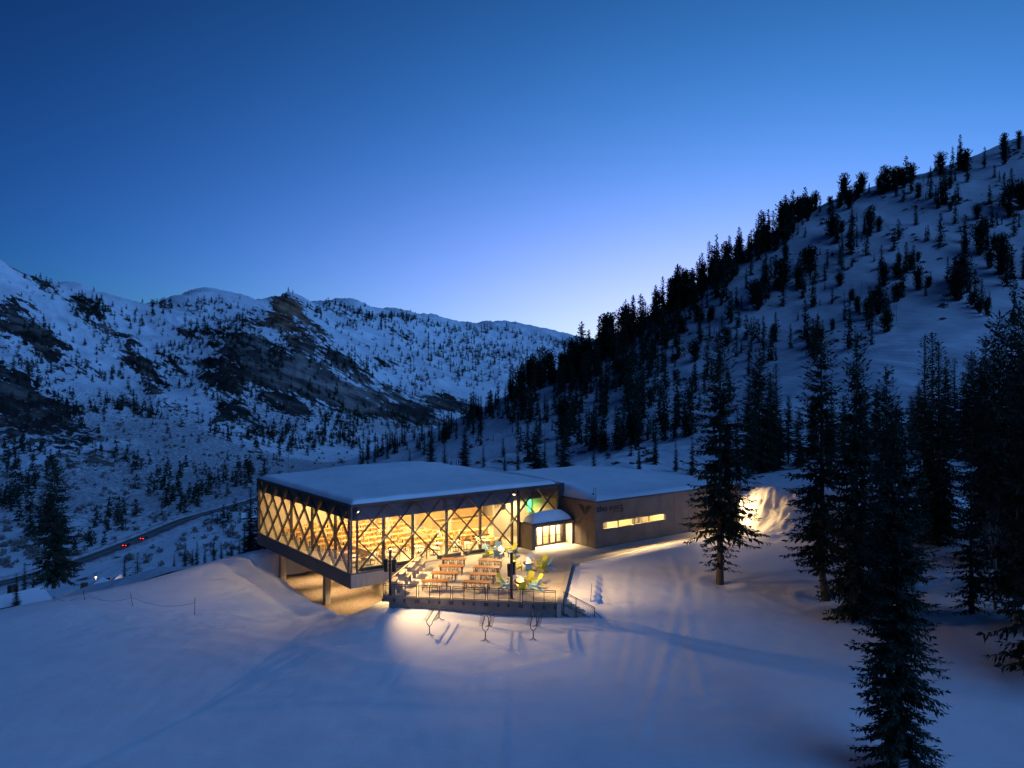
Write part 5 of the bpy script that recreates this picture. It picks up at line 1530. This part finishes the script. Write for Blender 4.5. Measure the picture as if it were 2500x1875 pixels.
for k, (px, tp, Y) in enumerate(fill):
    kd = ['broad', 'spire', 'column', 'wide'][k % 4]
    hero(kd, 'dark conifer in the forest wall behind the plowed snowbank', px, Y, tp, k * 1.7, [0.85, 1.0, 0.9, 0.8][k % 4], 'forest wall behind the snowbank')
# left side
def fz(x, y):
    return float(far_z(np.array([x]), np.array([y]))[0][0])
def hero_far(kind, label, px, Y, top_py, rz=0.0, widen=1.0, group=None):
    x = (px - 1250) / F * Y
    z0 = max(fz(x, Y), snow_at(x, Y) if Y < 112 else -999)
    zt = CZ - (top_py - 937.5) / F * Y
    s = max(0.25, (zt - z0) / HH[kind])
    return plant(HERO[kind], 'spruce_tree', label, (x, Y, z0 - 0.1), rz, (s * widen, s * widen, s), group)
hero_far('wide', 'large full spruce at the edge of the snow field on the left', 132, 82.0, 1122, 0.5, 0.95)
hero_far('spire', 'slender fir before the bright valley lamp', 304, 132.0, 1354, 0.5, 0.8)
hero_far('young', 'bushy fir just right of the bright valley lamp', 336, 128.0, 1348, 1.5, 1.5)
hero_far('broad', 'dark spruce close behind the left end of the glass hall', 645, 106.0, 1113, 0.9, 0.8)
hero_far('spire', 'dark spruce half hidden behind the left edge of the glass hall', 612, 108.0, 1185, 2.0, 1.1)
for k, (px, tp, Y) in enumerate([(60, 1372, 112), (40, 1400, 105), (82, 1395, 118)]):
    hero_far('spire', 'small dark fir behind the snow edge at the far left, above the lit windows', px, Y, tp, k, 1.0, 'small firs at the far left snow edge')
for k, (px, tp, Y) in enumerate([(425, 1352, 150), (452, 1322, 155), (481, 1320, 160), (500, 1345, 150), (522, 1316, 158), (540, 1322, 150), (565, 1330, 145), (585, 1318, 150), (470, 1350, 145), (597, 1278, 165)]):
    hero_far('spire', 'dark fir in the row rising behind the snow crest left of the hall', px, Y, tp, k, 1.0, 'firs behind the snow crest')
def hz_(x, y):
    return float(hill_z(np.array([x]), np.array([y]))[0])
for k, (kd, px, tp, Y) in enumerate([('wide', 1309, 1025, 150), ('wide', 1377, 1032, 140), ('broad', 1052, 1062, 190), ('broad', 1135, 1042, 210), ('spire', 1232, 1092, 170), ('spire', 1264, 1083, 165),
                                     ('spire', 1180, 1085, 200), ('spire', 1085, 1070, 200), ('spire', 1000, 1094, 230), ('spire', 1330, 1070, 160), ('spire', 1450, 1080, 150), ('spire', 1560, 1085, 150), ('broad', 1600, 1070, 160), ('spire', 1650, 1080, 150), ('spire', 1690, 1060, 145)]):
    x = (px - 1250) / F * Y
    z0 = hz_(x, Y); zt = CZ - (tp - 937.5) / F * Y
    s = max(0.3, (zt - z0) / HH[kd])
    lab = ['large open spruce rising behind the snowy wing roof near the roof step', 'isolated wide spruce behind the snowy wing roof'][k] if k < 2 else 'fir rising directly behind the snowy roofs'
    plant(HERO[kd], 'spruce_tree', lab, (x, Y, z0 - 0.1), k * 0.8, (s * (0.9 if kd != 'wide' else 0.8), s * (0.9 if kd != 'wide' else 0.8), s), None if k < 2 else 'firs rising behind the roofs')

# ------------------------------------------------------------------ hillside trees
MID = [conifer(31, 12.0, 2.1, 0.02, 0.50, 6, 0.55, 1.15, 0.34, 0.40, 0.04, 1.05, segs=4), conifer(32, 12.0, 1.7, 0.02, 0.50, 6, 0.55, 1.1, 0.32, 0.40, 0.06, 1.15, segs=4),
       conifer(33, 12.0, 2.5, 0.03, 0.50, 6, 0.55, 1.2, 0.36, 0.36, 0.06, 0.95, segs=4), conifer(34, 12.0, 1.9, 0.06, 0.50, 6, 0.55, 1.15, 0.34, 0.40, 0.10, 0.85, segs=4)]
PINE = [conifer(41, 11.0, 2.9, 0.02, 0.50, 9, 0.55, 1.2, 0.42, 0.2, 0.05, 0.5, pine=True, segs=4), conifer(42, 11.0, 3.3, 0.02, 0.50, 9, 0.55, 1.2, 0.42, 0.2, 0.08, 0.5, pine=True, segs=4)]
def locate(G, px, py):
    pxs_, X, Y, Z, PY = G
    c = int(round((px - pxs_[0]) / (pxs_[1] - pxs_[0])))
    if c < 0 or c >= len(pxs_): return None
    col = PY[:, c]
    idx = np.nonzero(col <= py)[0]
    if len(idx) == 0: return None
    i = idx[0]
    if i == 0: return None
    return X[i, c], Y[i, c], Z[i, c]
rng = np.random.default_rng(99)
spots = []   # px, py, size, pine
rid = np.array([(p[0], p[1]) for p in RIDGE[::-1]], float)
for k in range(235):
    px = rng.uniform(1240, 1940)
    spots.append((px, np.interp(px, rid[:, 0], rid[:, 1]) + abs(rng.normal(0, 26)) + 3, 1.1, rng.random() < 0.28))
for k in range(46):
    px = rng.choice([rng.uniform(1930, 2110), rng.uniform(2130, 2230), rng.uniform(2290, 2360), rng.uniform(2440, 2510)], p=[0.5, 0.2, 0.15, 0.15])
    spots.append((px, np.interp(px, rid[:, 0], rid[:, 1]) + abs(rng.normal(0, 14)) + 3, 1.0, rng.random() < 0.6))
for k in range(60):
    px = rng.uniform(880, 1300)
    spots.append((px, np.interp(px, rid[:, 0], rid[:, 1]) + abs(rng.normal(0, 14)) + 3, 0.85, False))
HB = [(1500, 930, 75, 50, 42), (1420, 950, 65, 40, 26), (1600, 860, 70, 60, 40), (1660, 790, 50, 50, 22), (1560, 1000, 40, 30, 10), (1470, 1010, 30, 30, 8), (1300, 1010, 40, 30, 10), (1200, 1020, 60, 20, 16),
      (1110, 1070, 60, 18, 14), (1000, 1100, 50, 12, 8), (1500, 1095, 90, 14, 20), (1570, 1062, 40, 12, 10), (1640, 1040, 40, 30, 8), (1880, 720, 45, 45, 14), (1960, 680, 40, 50, 12), (2060, 650, 30, 50, 8),
      (2200, 690, 50, 40, 16), (2160, 770, 40, 30, 10), (2330, 715, 40, 26, 10), (2420, 600, 40, 40, 8), (2300, 490, 60, 30, 9), (2100, 570, 50, 30, 7), (2470, 520, 30, 50, 8), (1990, 850, 40, 30, 10),
      (1850, 850, 40, 40, 10), (1770, 790, 45, 45, 12), (2400, 770, 50, 26, 6), (2050, 760, 50, 30, 6), (2110, 800, 40, 30, 5), (1380, 1060, 40, 20, 6), (1700, 940, 40, 40, 4), (2460, 690, 40, 60, 8)]
for cx, cy, rx_, ry_, n_ in HB:
    for k in range(n_):
        spots.append((rng.normal(cx, rx_ * 0.6), rng.normal(cy, ry_ * 0.6), rng.uniform(0.6, 1.05), rng.random() < (0.25 if cy < 800 else 0.06)))
for k in range(240):
    px = rng.uniform(1150, 2500); rp = np.interp(px, rid[:, 0], rid[:, 1])
    spots.append((px, rp + (rng.random() ** 1.3) * min(330, 1130 - rp), rng.uniform(0.35, 0.8), rng.random() < 0.1))
cand = []
for px, py, s, pn in spots:
    q = locate(HILL, px, py)
    if q is None or q[1] > 620 or q[1] < 140: continue
    cand.append((q, s * rng.uniform(0.42, 1.3) * (1.1 if 1250 < px < 1750 else 0.95), pn, px, py))
cand.sort(key=lambda c: -c[1] / c[0][1])
def raw(meshes):
    vs_ = []; fs_ = []; o = 0
    for me in meshes:
        v = np.empty(len(me.vertices) * 3, np.float32); me.vertices.foreach_get('co', v); v = v.reshape(-1, 3)
        tri = []
        me.calc_loop_triangles()
        f = np.empty(len(me.loop_triangles) * 3, np.int32); me.loop_triangles.foreach_get('vertices', f)
        vs_.append(v); fs_.append(f.reshape(-1, 3) + o); o += len(v)
    return np.concatenate(vs_), np.concatenate(fs_)
def merged(name, items, m):
    V_, F_ = [], []; o = 0
    for (v, f), loc, rz, s in items:
        c, sn = math.cos(rz), math.sin(rz)
        w = v * np.array(s)
        w = np.stack([w[:, 0] * c - w[:, 1] * sn + loc[0], w[:, 0] * sn + w[:, 1] * c + loc[1], w[:, 2] + loc[2]], 1)
        V_.append(w); F_.append(f + o); o += len(w)
    me = np_mesh(name, np.concatenate(V_), np.concatenate(F_))
    return link(name, me, m)
def region(px, py):
    rp = np.interp(px, rid[:, 0], rid[:, 1])
    if py - rp < 42:
        if px > 1930: return 'dark conifer along the top of the ridge, near its highest end', 'conifers on the high end of the ridge'
        if px > 1500: return 'dark conifer along the steep middle of the right ridge line', 'conifers on the middle of the ridge line'
        return 'dark conifer along the low end of the right ridge line above the roofs', 'conifers on the low end of the ridge line'
    if px > 1800: return 'conifer scattered on the open upper snow slope of the right ridge', 'conifers scattered on the upper right slope'
    if py > 1030: return 'small conifer at the foot of the snowy slope behind the roofs', 'conifers at the foot of the slope'
    return 'conifer in the dark stand on the steep snow slope below the ridge line', 'conifers in the stand below the ridge line'
rest = []
for k, (q, s, pn, px, py) in enumerate(cand):
    kind = rng.integers(0, 2) if pn else rng.integers(0, 4)
    ms = (PINE if pn else MID)[kind]
    sc_ = s * (1.0 if pn else 1.12)
    wd = sc_ * rng.uniform(0.72, 1.15)
    if k < 300:
        lab, g = region(px, py)
        plant(ms, 'pine_tree' if pn else 'fir_tree', lab, (q[0], q[1], q[2] - 0.3), rng.uniform(0, 6.28), (wd, wd, sc_), g)
    else:
        rest.append((ms, (q[0], q[1], q[2] - 0.3), rng.uniform(0, 6.28), (wd, wd, sc_)))
cache = {}
def rawc(ms):
    k = id(ms)
    if k not in cache: cache[k] = raw(ms[:1])
    return cache[k]
if rest:
    o = merged('hillside_forest', [(rawc(ms), l, r, s) for ms, l, r, s in rest], M['crown'])
    tag(o, 'farther dark conifers scattered thinly over the right-hand ridge', 'trees', None, 'stuff')

# small shrubs and boulders poking through the snow of the ridge
SHR = []
for sd_ in range(3):
    r3 = np.random.default_rng(70 + sd_)
    n_ = 26
    P_ = r3.normal(0, 0.35, (n_, 3)); P_[:, 2] = np.abs(P_[:, 2]) * 0.8
    D_ = r3.normal(0, 1, (n_, 3)); D_[:, 2] = np.abs(D_[:, 2]); D_ /= np.linalg.norm(D_, axis=1)[:, None]
    v_, f_ = spray_mesh('s', P_, D_, r3.uniform(0.5, 1.0, n_), r3.uniform(0.15, 0.3, n_), r3)
    SHR.append((v_, np.concatenate([f_[:, [0, 1, 2]], f_[:, [0, 2, 3]]])))
its = []
for k in range(900):
    px = rng.uniform(1150, 2560); rp = np.interp(px, rid[:, 0], rid[:, 1])
    py = rp + rng.random() * min(380, 1135 - rp)
    if fbm(np.array([px / 60.0]), np.array([py / 40.0]), 2)[0] < 0.05: continue
    q = locate(HILL, px, py)
    if q is None or q[1] > 600: continue
    s = rng.uniform(0.4, 1.5)
    its.append((SHR[rng.integers(0, 3)], (q[0], q[1], q[2] - 0.1), rng.uniform(0, 6.28), (s * 1.4, s * 1.4, s * 0.8)))
o = merged('slope_shrubs', its, M['bark'])
tag(o, 'low dark shrubs and rocks poking through the snow of the right ridge', 'shrubs', None, 'stuff')

# ------------------------------------------------------------------ far mountain woods
TINY = []
for sd_, rad, tp in ((51, 2.2, 0.8), (52, 2.8, 0.6), (53, 2.0, 0.9)):
    TINY.append(raw(conifer(sd_, 10.0, rad, 0.02, 1.25, 4, 1.4, 2.0, 0.75, 0.3, 0.05, tp, segs=3)[:1]))
far_spots = []
crest = np.array([(p[0], p[1]) for p in CREST], float)
def fs(px, py, s): far_spots.append((px, py, s))
for k in range(230):
    px = rng.uniform(770, 1450); fs(px, np.interp(px, crest[:, 0], crest[:, 1]) + abs(rng.normal(0, 9)) + 1, rng.uniform(0.7, 1.1))
for k in range(90):
    px = rng.choice([rng.uniform(170, 260), rng.uniform(370, 420), rng.uniform(430, 600)]); fs(px, np.interp(px, crest[:, 0], crest[:, 1]) + abs(rng.normal(0, 14)) + 1, rng.uniform(0.7, 1.1))
FB = [(230, 770, 60, 20, 50), (330, 790, 50, 25, 30), (520, 790, 50, 30, 50), (590, 800, 30, 40, 40), (480, 830, 60, 40, 50), (560, 830, 40, 40, 40), (430, 880, 40, 40, 26), (250, 850, 40, 20, 16), (290, 990, 50, 22, 45),
      (370, 1015, 40, 15, 24), (200, 890, 20, 14, 7), (260, 920, 40, 16, 16), (320, 950, 8, 8, 4), (520, 950, 50, 50, 45), (610, 960, 60, 60, 40), (700, 840, 60, 40, 40), (820, 880, 70, 40, 50), (900, 900, 80, 30, 60), (1000, 870, 80, 40, 70),
      (1100, 860, 90, 40, 110), (1200, 860, 90, 40, 130), (1280, 880, 70, 40, 90), (1000, 940, 70, 30, 50), (1150, 920, 60, 30, 50), (960, 800, 50, 30, 40), (850, 800, 60, 20, 26), (900, 1030, 90, 22, 60), (1000, 1040, 60, 20, 40),
      (820, 1030, 50, 30, 60), (840, 1075, 60, 20, 60), (660, 1060, 40, 30, 45), (720, 1080, 60, 30, 50), (560, 1060, 50, 30, 26), (40, 1140, 50, 40, 24), (90, 1170, 40, 30, 16), (30, 1220, 60, 30, 26), (110, 1290, 60, 30, 20), (330, 1130, 25, 20, 9), (400, 1190, 60, 40, 26),
      (520, 1180, 50, 30, 26), (300, 1270, 60, 20, 10), (450, 1240, 60, 15, 14), (600, 1170, 30, 40, 20), (170, 1010, 70, 30, 30), (60, 900, 60, 50, 40), (110, 830, 60, 30, 26), (340, 900, 40, 30, 20), (770, 960, 80, 20, 20), (640, 870, 60, 40, 30)]
for cx, cy, rx_, ry_, n_ in FB:
    for k in range(n_):
        fs(rng.normal(cx, rx_ * 0.6), rng.normal(cy, ry_ * 0.6), rng.uniform(0.45, 1.05))
for k in range(5200):
    px = rng.uniform(-60, 1450); py = rng.uniform(680, 1130)
    rd = float(rock_density(np.array([px]), np.array([py]))[0]); nz = float(fbm(np.array([px / 45.0]), np.array([py / 30.0]), 3)[0])
    if rng.random() < 0.10 * (nz > 0.12) + 0.16 * (0.1 < rd < 0.55) + 0.22 * (nz > 0.3):
        fs(px, py, rng.uniform(0.4, 0.95))
for cx, cy, rx_, ry_, n_ in [(420, 1300, 50, 14, 10), (520, 1275, 40, 14, 10), (250, 1360, 40, 10, 6), (330, 1345, 40, 8, 5), (560, 1262, 30, 10, 8), (480, 1215, 60, 14, 14), (300, 1290, 50, 14, 10), (200, 1330, 50, 16, 10)]:
    for k in range(n_): fs(rng.normal(cx, rx_ * 0.6), rng.normal(cy, ry_ * 0.6), rng.uniform(0.3, 0.7))
items = []
for px, py, s in far_spots:
    q = locate(FARG, px, py)
    if q is None or q[1] < 240 or q[1] > 3600: continue
    if abs(q[0] + 178) < 14 and q[1] < 720: continue
    s = s * (1.15 + 0.3 * (q[1] > 1800))
    items.append((TINY[rng.integers(0, 3)], (q[0], q[1], q[2] - 0.6), rng.uniform(0, 6.28), (s * 1.1, s * 1.1, s)))
o = merged('mountain_forest', items, M['crown'])
tag(o, 'tiny dark conifers dotted over the far snowy mountain', 'trees', None, 'stuff')

its = []
for k in range(2600):
    px = rng.uniform(-40, 900); py = rng.uniform(985, 1390)
    if fbm(np.array([px / 55.0 + 3]), np.array([py / 30.0]), 3)[0] < -0.02: continue
    q = locate(FARG, px, py)
    if q is None or q[1] < 230 or q[1] > 1500 or (abs(q[0] + 178) < 13 and q[1] < 720): continue
    s = rng.uniform(0.8, 2.4)
    its.append((SHR[rng.integers(0, 3)], (q[0], q[1], q[2] - 0.1), rng.uniform(0, 6.28), (s, s, s * 1.5)))
o = merged('valley_brush', its, M['aspen'])
tag(o, 'bare grey brush covering the lower mountain side and valley floor', 'brush', None, 'stuff')

# ------------------------------------------------------------------ bare trees
def bare_tree(seed, H):
    rg = random.Random(seed); b = MB(); tw = MB()
    pts = [(0, 0, -0.3)]; x = y = 0
    for k in range(1, 9):
        x += rg.uniform(-0.02, 0.02) * H; y += rg.uniform(-0.02, 0.02) * H
        pts.append((x, y, H * k / 8))
    rs = [0.012 * H * (1 - 0.93 * k / 8) for k in range(9)]
    b.tube(pts, rs, 6)
    def br(p, d, L_, r, dep):
        q = p + d * L_ * 0.5 + Vector((rg.uniform(-.1, .1), rg.uniform(-.1, .1), 0.05)) * L_
        e = p + d * L_ + Vector((0, 0, 0.18 * L_))
        tw.tube([p, q, e], [r, r * 0.7, r * 0.25], 3, False)
        if dep > 0:
            for k in range(3):
                s = rg.uniform(0.35, 0.95)
                pp = p.lerp(e, s)
                dd = (d + Vector((rg.uniform(-.8, .8), rg.uniform(-.8, .8), rg.uniform(-.1, .6)))).normalized()
                br(pp, dd, L_ * rg.uniform(0.35, 0.6), r * 0.5, dep - 1)
    for k in range(22):
        t = rg.uniform(0.3, 0.98)
        i = min(7, int(t * 8)); f = t * 8 - i
        p = Vector(pts[i]).lerp(Vector(pts[i + 1]), f)
        a = rg.uniform(0, 6.28)
        d = Vector((math.cos(a), math.sin(a), rg.uniform(0.4, 1.2))).normalized()
        br(p, d, H * 0.22 * (1.15 - t), 0.0045 * H * (1.15 - t), 2)
    def mk(mb, nm):
        me = bpy.data.meshes.new(nm); me.from_pydata(mb.v, [], mb.f); me.materials.append(M['aspen']); me.update(); return me
    return mk(tw, 'crown'), mk(b, 'trunk')
BARE = [bare_tree(1, 8.0), bare_tree(2, 8.0), bare_tree(3, 8.0)]
for k, (px, Y, H, lab) in enumerate([(2432, 58.5, 9.0, 'thin bare tree between the young fir and the dark mass on the right'), (2484, 55.0, 12.0, 'pale bare trunk forking low at the right edge'), (2412, 60.5, 7.0, 'thin leaning bare sapling right beside the young fir')]):
    x = (px - 1250) / F * Y
    s = H / 8.0
    plant(BARE[k], 'bare_tree', lab, (x, Y, snow_at(x, Y)), k, s)
xr = (700 - 1250) / F * 125
t_ = plant(BARE[1], 'bare_tree', 'tall bare reddish tree rising behind the hall roof', (xr, 125, -12), 0.4, (1.4, 1.4, 2.6))
bs = [(1290, 1080), (1280, 1040), (1250, 1060), (1330, 1060), (1350, 1030), (1230, 1040), (1180, 1055), (1130, 1070), (1090, 1080), (1055, 1075), (1420, 1010), (1980, 800), (1930, 830), (2150, 800), (2165, 810), (2190, 790), (2140, 815), (1840, 930), (1860, 940), (1890, 950), (1660, 1010), (1720, 990), (2060, 740), (2080, 730), (2105, 720)]
for k, (px, py) in enumerate(bs):
    q = locate(HILL, px, py)
    if q is None: continue
    lab, g = ('thin bare aspen on the low slope behind the hall roof', 'bare aspens on the low slope') if px < 1450 else ('thin bare aspen among the conifers on the open right slope', 'bare aspens on the upper slope')
    plant(BARE[k % 3], 'aspen_tree', lab, (q[0], q[1], q[2] - 0.2), k, (rng.uniform(0.7, 1.1),) * 3, g)

# ------------------------------------------------------------------ stakes, sign
STK = [((131, 1454.6), (134, 1471), 'thin stake at the snow edge below the large left spruce'), ((203, 1441), (208, 1470), 'thin stake on the left snow field, second from the spruce'), ((319, 1449), (324.6, 1484.5), 'tall leaning dark stake on the open left snow field'),
       ((476, 1459), (475, 1500), 'straight dark stake on the snow left of the lit drive'), ((1445, 1424), (1442, 1480), 'thin stake on the snow just beyond the terrace stair')]
tops = []
for (tx_, ty_), (bx_, by_), lab in STK:
    x, y = gp(bx_, by_, -3.15 if bx_ < 600 else -0.7)
    z = snow_at(x, y)
    Y = y
    top = ((tx_ - 1250) / F * Y, Y, CZ - (ty_ - 937.5) / F * Y)
    t = thing('slope_stake', lab, 'stake', (x, y, z), 0, 'slope stakes')
    h = max(0.6, top[2] - z); dx = top[0] - x
    MB().tube([(0, 0, -0.2), (dx, 0, h)], [0.030, 0.022], 5).build('pole', M['black'], t)
    MB().tube([(dx * 0.8 - 0.004, 0, h * 0.80), (dx * 0.86 - 0.004, 0, h * 0.86)], 0.036, 5).build('marker_band', M['rail'], t)
    tops.append((x + dx * 0.7, y, z + h * 0.7))
for k, (i, j, lab) in enumerate([(0, 1, 'thin slack rope between the stakes at the snow edge'), (1, 2, 'thin slack rope running to the tall leaning stake'), (2, 3, 'thin slack rope between the leaning stake and the straight one')]):
    p, q = Vector(tops[i]), Vector(tops[j])
    pts = [p.lerp(q, s) - Vector((0, 0, 0.55 * 4 * s * (1 - s))) for s in np.linspace(0, 1, 9)]
    o = MB().tube(pts, 0.012, 4).build('boundary_rope', M['black'])
    tag(o, lab, 'rope', 'slope boundary ropes')
Yb = 39.6; xb = (2196 - 1250) / F * Yb
sg = thing('trunk_sign', 'small dark sign with slanted pale stripes on the trunk of the nearest spruce', 'sign', (xb, Yb - 0.42, CZ - (1862 - 937.5) / F * Yb), 0)
MB().box(-0.28, 0.28, -0.02, 0.02, -0.42, 0.42).build('board', M['dark_metal'], sg)
for k in range(4):
    z = -0.28 + k * 0.18
    MB().add([(-0.2, -0.024, z), (0.2, -0.024, z + 0.08), (0.2, -0.024, z + 0.13), (-0.2, -0.024, z + 0.05)], [(0, 1, 2, 3)]).build('stripe', M['concrete'], sg)
for k, (px, lab) in enumerate([(2160, 'thin stake left of the nearest spruce trunk'), (2262, 'thin stake right of the nearest spruce trunk')]):
    x = (px - 1250) / F * 40; z = snow_at(x, 40.0)
    t = thing('slope_stake', lab, 'stake', (x, 40.0, z), 0, 'slope stakes')
    MB().tube([(0, 0, -0.2), (-0.15, 0, 2.0)], [0.028, 0.02], 5).build('pole', M['black'], t)

# ------------------------------------------------------------------ valley lodges, lamps and cars
M['log_wall'] = mat('log_wall', (0.10, 0.065, 0.04), 0.8, 0, 0.3, 0.8)
M['lit_window'] = emis('lit_window', (1.0, 0.60, 0.22), 2.2)
def lodge(label, x, y, rz, L_, W_, zg, ze, zr, lit):
    t = thing('valley_lodge', label, 'building', (x, y, zg), rz)
    e, r = ze - zg, zr - zg
    MB().box(-L_ / 2, L_ / 2, -W_ / 2, W_ / 2, -3, e).build('wall', M['log_wall'], t)
    rf = MB().add([(-L_ / 2 - .6, -W_ / 2 - .8, e), (L_ / 2 + .6, -W_ / 2 - .8, e), (L_ / 2 + .6, 0, r), (-L_ / 2 - .6, 0, r), (-L_ / 2 - .6, W_ / 2 + .8, e), (L_ / 2 + .6, W_ / 2 + .8, e)],
                  [(0, 1, 2, 3), (3, 2, 5, 4), (1, 5, 2), (0, 3, 4)]).build('roof', M['log_wall'], t)
    MB().add([(-L_ / 2 - .5, -W_ / 2 - .7, e + .06), (L_ / 2 + .5, -W_ / 2 - .7, e + .06), (L_ / 2 + .5, 0, r + .5), (-L_ / 2 - .5, 0, r + .5), (-L_ / 2 - .5, W_ / 2 + .7, e + .06), (L_ / 2 + .5, W_ / 2 + .7, e + .06)],
             [(0, 1, 2, 3), (3, 2, 5, 4)]).build('roof_snow', M['roof_snow'], rf)
    MB().box(L_ * 0.2, L_ * 0.2 + 1.0, 0.4, 1.4, e, r + 1.3).build('chimney', M['log_wall'], rf)
    n_ = int(L_ / 3)
    for k in range(n_):
        for fl in range(max(1, int(e / 3))):
            for sy in (-1, 1):
                xx = -L_ / 2 + 1.2 + k * 3.0; zz = 1.0 + fl * 2.8
                w_ = MB().box(xx - 0.08, xx + 1.28, min(sy * (W_ / 2 + 0.002), sy * (W_ / 2 + 0.05)), max(sy * (W_ / 2 + 0.002), sy * (W_ / 2 + 0.05)), zz - 0.08, zz + 1.38).build('window', M['rail'], t)
                MB().box(xx, xx + 1.2, min(sy * (W_ / 2 + 0.052), sy * (W_ / 2 + 0.07)), max(sy * (W_ / 2 + 0.052), sy * (W_ / 2 + 0.07)), zz, zz + 1.3).build('pane', M['lit_window'] if (k * 7 + fl * 3 + (sy > 0)) % 10 < lit else M['glass'], w_)
    return t
lodge('long snow-roofed lodge just behind the left snow crest', -79.5, 141, R(102), 26, 9, -31, -23.6, -21.4, 4)
lodge('second snow-roofed lodge, stepped down behind the first one', -93, 176, R(104), 24, 9, -42, -31.6, -29.2, 4)
lodge('lodge with bright windows at the far left edge of the snow', -71.5, 106, R(60), 12, 8, -23, -14.5, -12.0, 7)
p = at(612, 1266, 430)
lodge('tiny lit cabin below the road beside the hall edge', p[0], 430, R(20), 9, 6, p[2] - 3, p[2] + 1.0, p[2] + 3, 7)
M['lamp_street'] = emis('street_lamp_glow', (1.0, 0.66, 0.32), 7.0)
def street_lamp(label, px, py, Y, power):
    x, y, z = at(px, py, Y)
    zg = min(fz(x, Y), z - 3)
    t = thing('valley_lamp', label, 'lamp', (x, y, zg), 0, 'lamps in the valley')
    h = z - zg
    MB().tube([(0, 0, 0), (0, 0, h + 0.1)], 0.09, 6).build('post', M['black'], t)
    MB().lathe([(0.02, h + 0.5), (0.38, h + 0.28), (0.40, h + 0.22), (0.05, h + 0.20)], 10).build('shade', M['black'], t)
    MB().lathe([(0.0, h - 0.25), (0.22, h - 0.12), (0.26, h + 0.05), (0.18, h + 0.18), (0.0, h + 0.195)], 10).build('lamp_globe', M['lamp_street'], t)
    ld = bpy.data.lights.new('valley_light', 'POINT'); ld.energy = power; ld.color = (1.0, 0.60, 0.28); ld.shadow_soft_size = 0.3
    o = bpy.data.objects.new('valley_light', ld); COL.objects.link(o); o.parent = t; o.location = (0, -0.4, h - 0.5)
street_lamp('bright valley lamp between the slender fir and the bushy fir', 318, 1407, 185, 420)
street_lamp('small valley lamp at the left snow edge below the large spruce', 80, 1452, 120, 500)
street_lamp('faint valley lamp over the first lodge roof', 234, 1409, 215, 600)
M['car_paint'] = mat('car_paint', (0.05, 0.055, 0.065), 0.3, 0.3, 0.05, 1)
M['tail'] = emis('tail_light', (1.0, 0.03, 0.015), 9.0)
M['head'] = emis('head_light', (1.0, 0.78, 0.45), 40.0)
def make_car():
    t = thing('road_car', 'x', 'car', group='cars driving up the valley road')
    b = MB()
    prof = [(-2.2, 0.35), (-2.2, 0.95), (-1.9, 1.0), (-1.5, 1.5), (0.5, 1.52), (1.15, 1.02), (2.1, 0.88), (2.25, 0.6), (2.2, 0.35)]
    n_ = len(prof)
    b.add([(x, -0.88, z) for x, z in prof] + [(x, 0.88, z) for x, z in prof], [tuple(range(n_ - 1, -1, -1)), tuple(range(n_, 2 * n_))] + [(i, (i + 1) % n_, n_ + (i + 1) % n_, n_ + i) for i in range(n_)])
    b.build('body', M['car_paint'], t)
    for sy in (-1, 1):
        y = sy * 0.884
        MB().add([(-1.6, y, 1.02), (0.9, y, 1.02), (0.4, y, 1.42), (-1.35, y, 1.42)], [(0, 1, 2, 3)]).build('side_window', M['black'], t)
        MB().box(-2.235, -2.202, sy * 0.62 - 0.2, sy * 0.62 + 0.2, 0.68, 0.92).build('tail_light', M['tail'], t)
        MB().box(2.202, 2.26, sy * 0.6 - 0.18, sy * 0.6 + 0.18, 0.62, 0.78).build('headlight', M['head'], t)
        for x in (-1.35, 1.4):
            w_ = MB().tube([(x, sy * 0.72, 0.33), (x, sy * 0.93, 0.33)], 0.33, 12).build('wheel', M['black'], t)
            MB().tube([(x, sy * 0.932, 0.33), (x, sy * 0.945, 0.33)], 0.18, 10).build('rim', M['steel'], w_)
    MB().add([(-2.0, -0.7, 1.06), (-2.0, 0.7, 1.06), (-1.6, 0.65, 1.42), (-1.6, -0.65, 1.42)], [(0, 1, 2, 3)]).build('rear_window', M['black'], t)
    return t
car0 = make_car()
def on_road(px, side):
    best = np.argmin(np.abs(1250 + F * (rx + nx_ * side) / (ry + ny_ * side) - px))
    return (rx[best] + nx_[best] * side, ry[best] + ny_[best] * side, road_h[best] + 0.02), math.atan2(ty[best], tx[best])
l_, a_ = on_road(312, 2.6)
car0.location = l_; car0.rotation_euler = (0, 0, a_); car0['label'] = 'dark car with red tail lights on the valley road, the nearer one'
l_, a_ = on_road(352, 2.6)
clone(car0, l_, a_, 'dark car with red tail lights on the valley road, farther up', 'cars driving up the valley road')
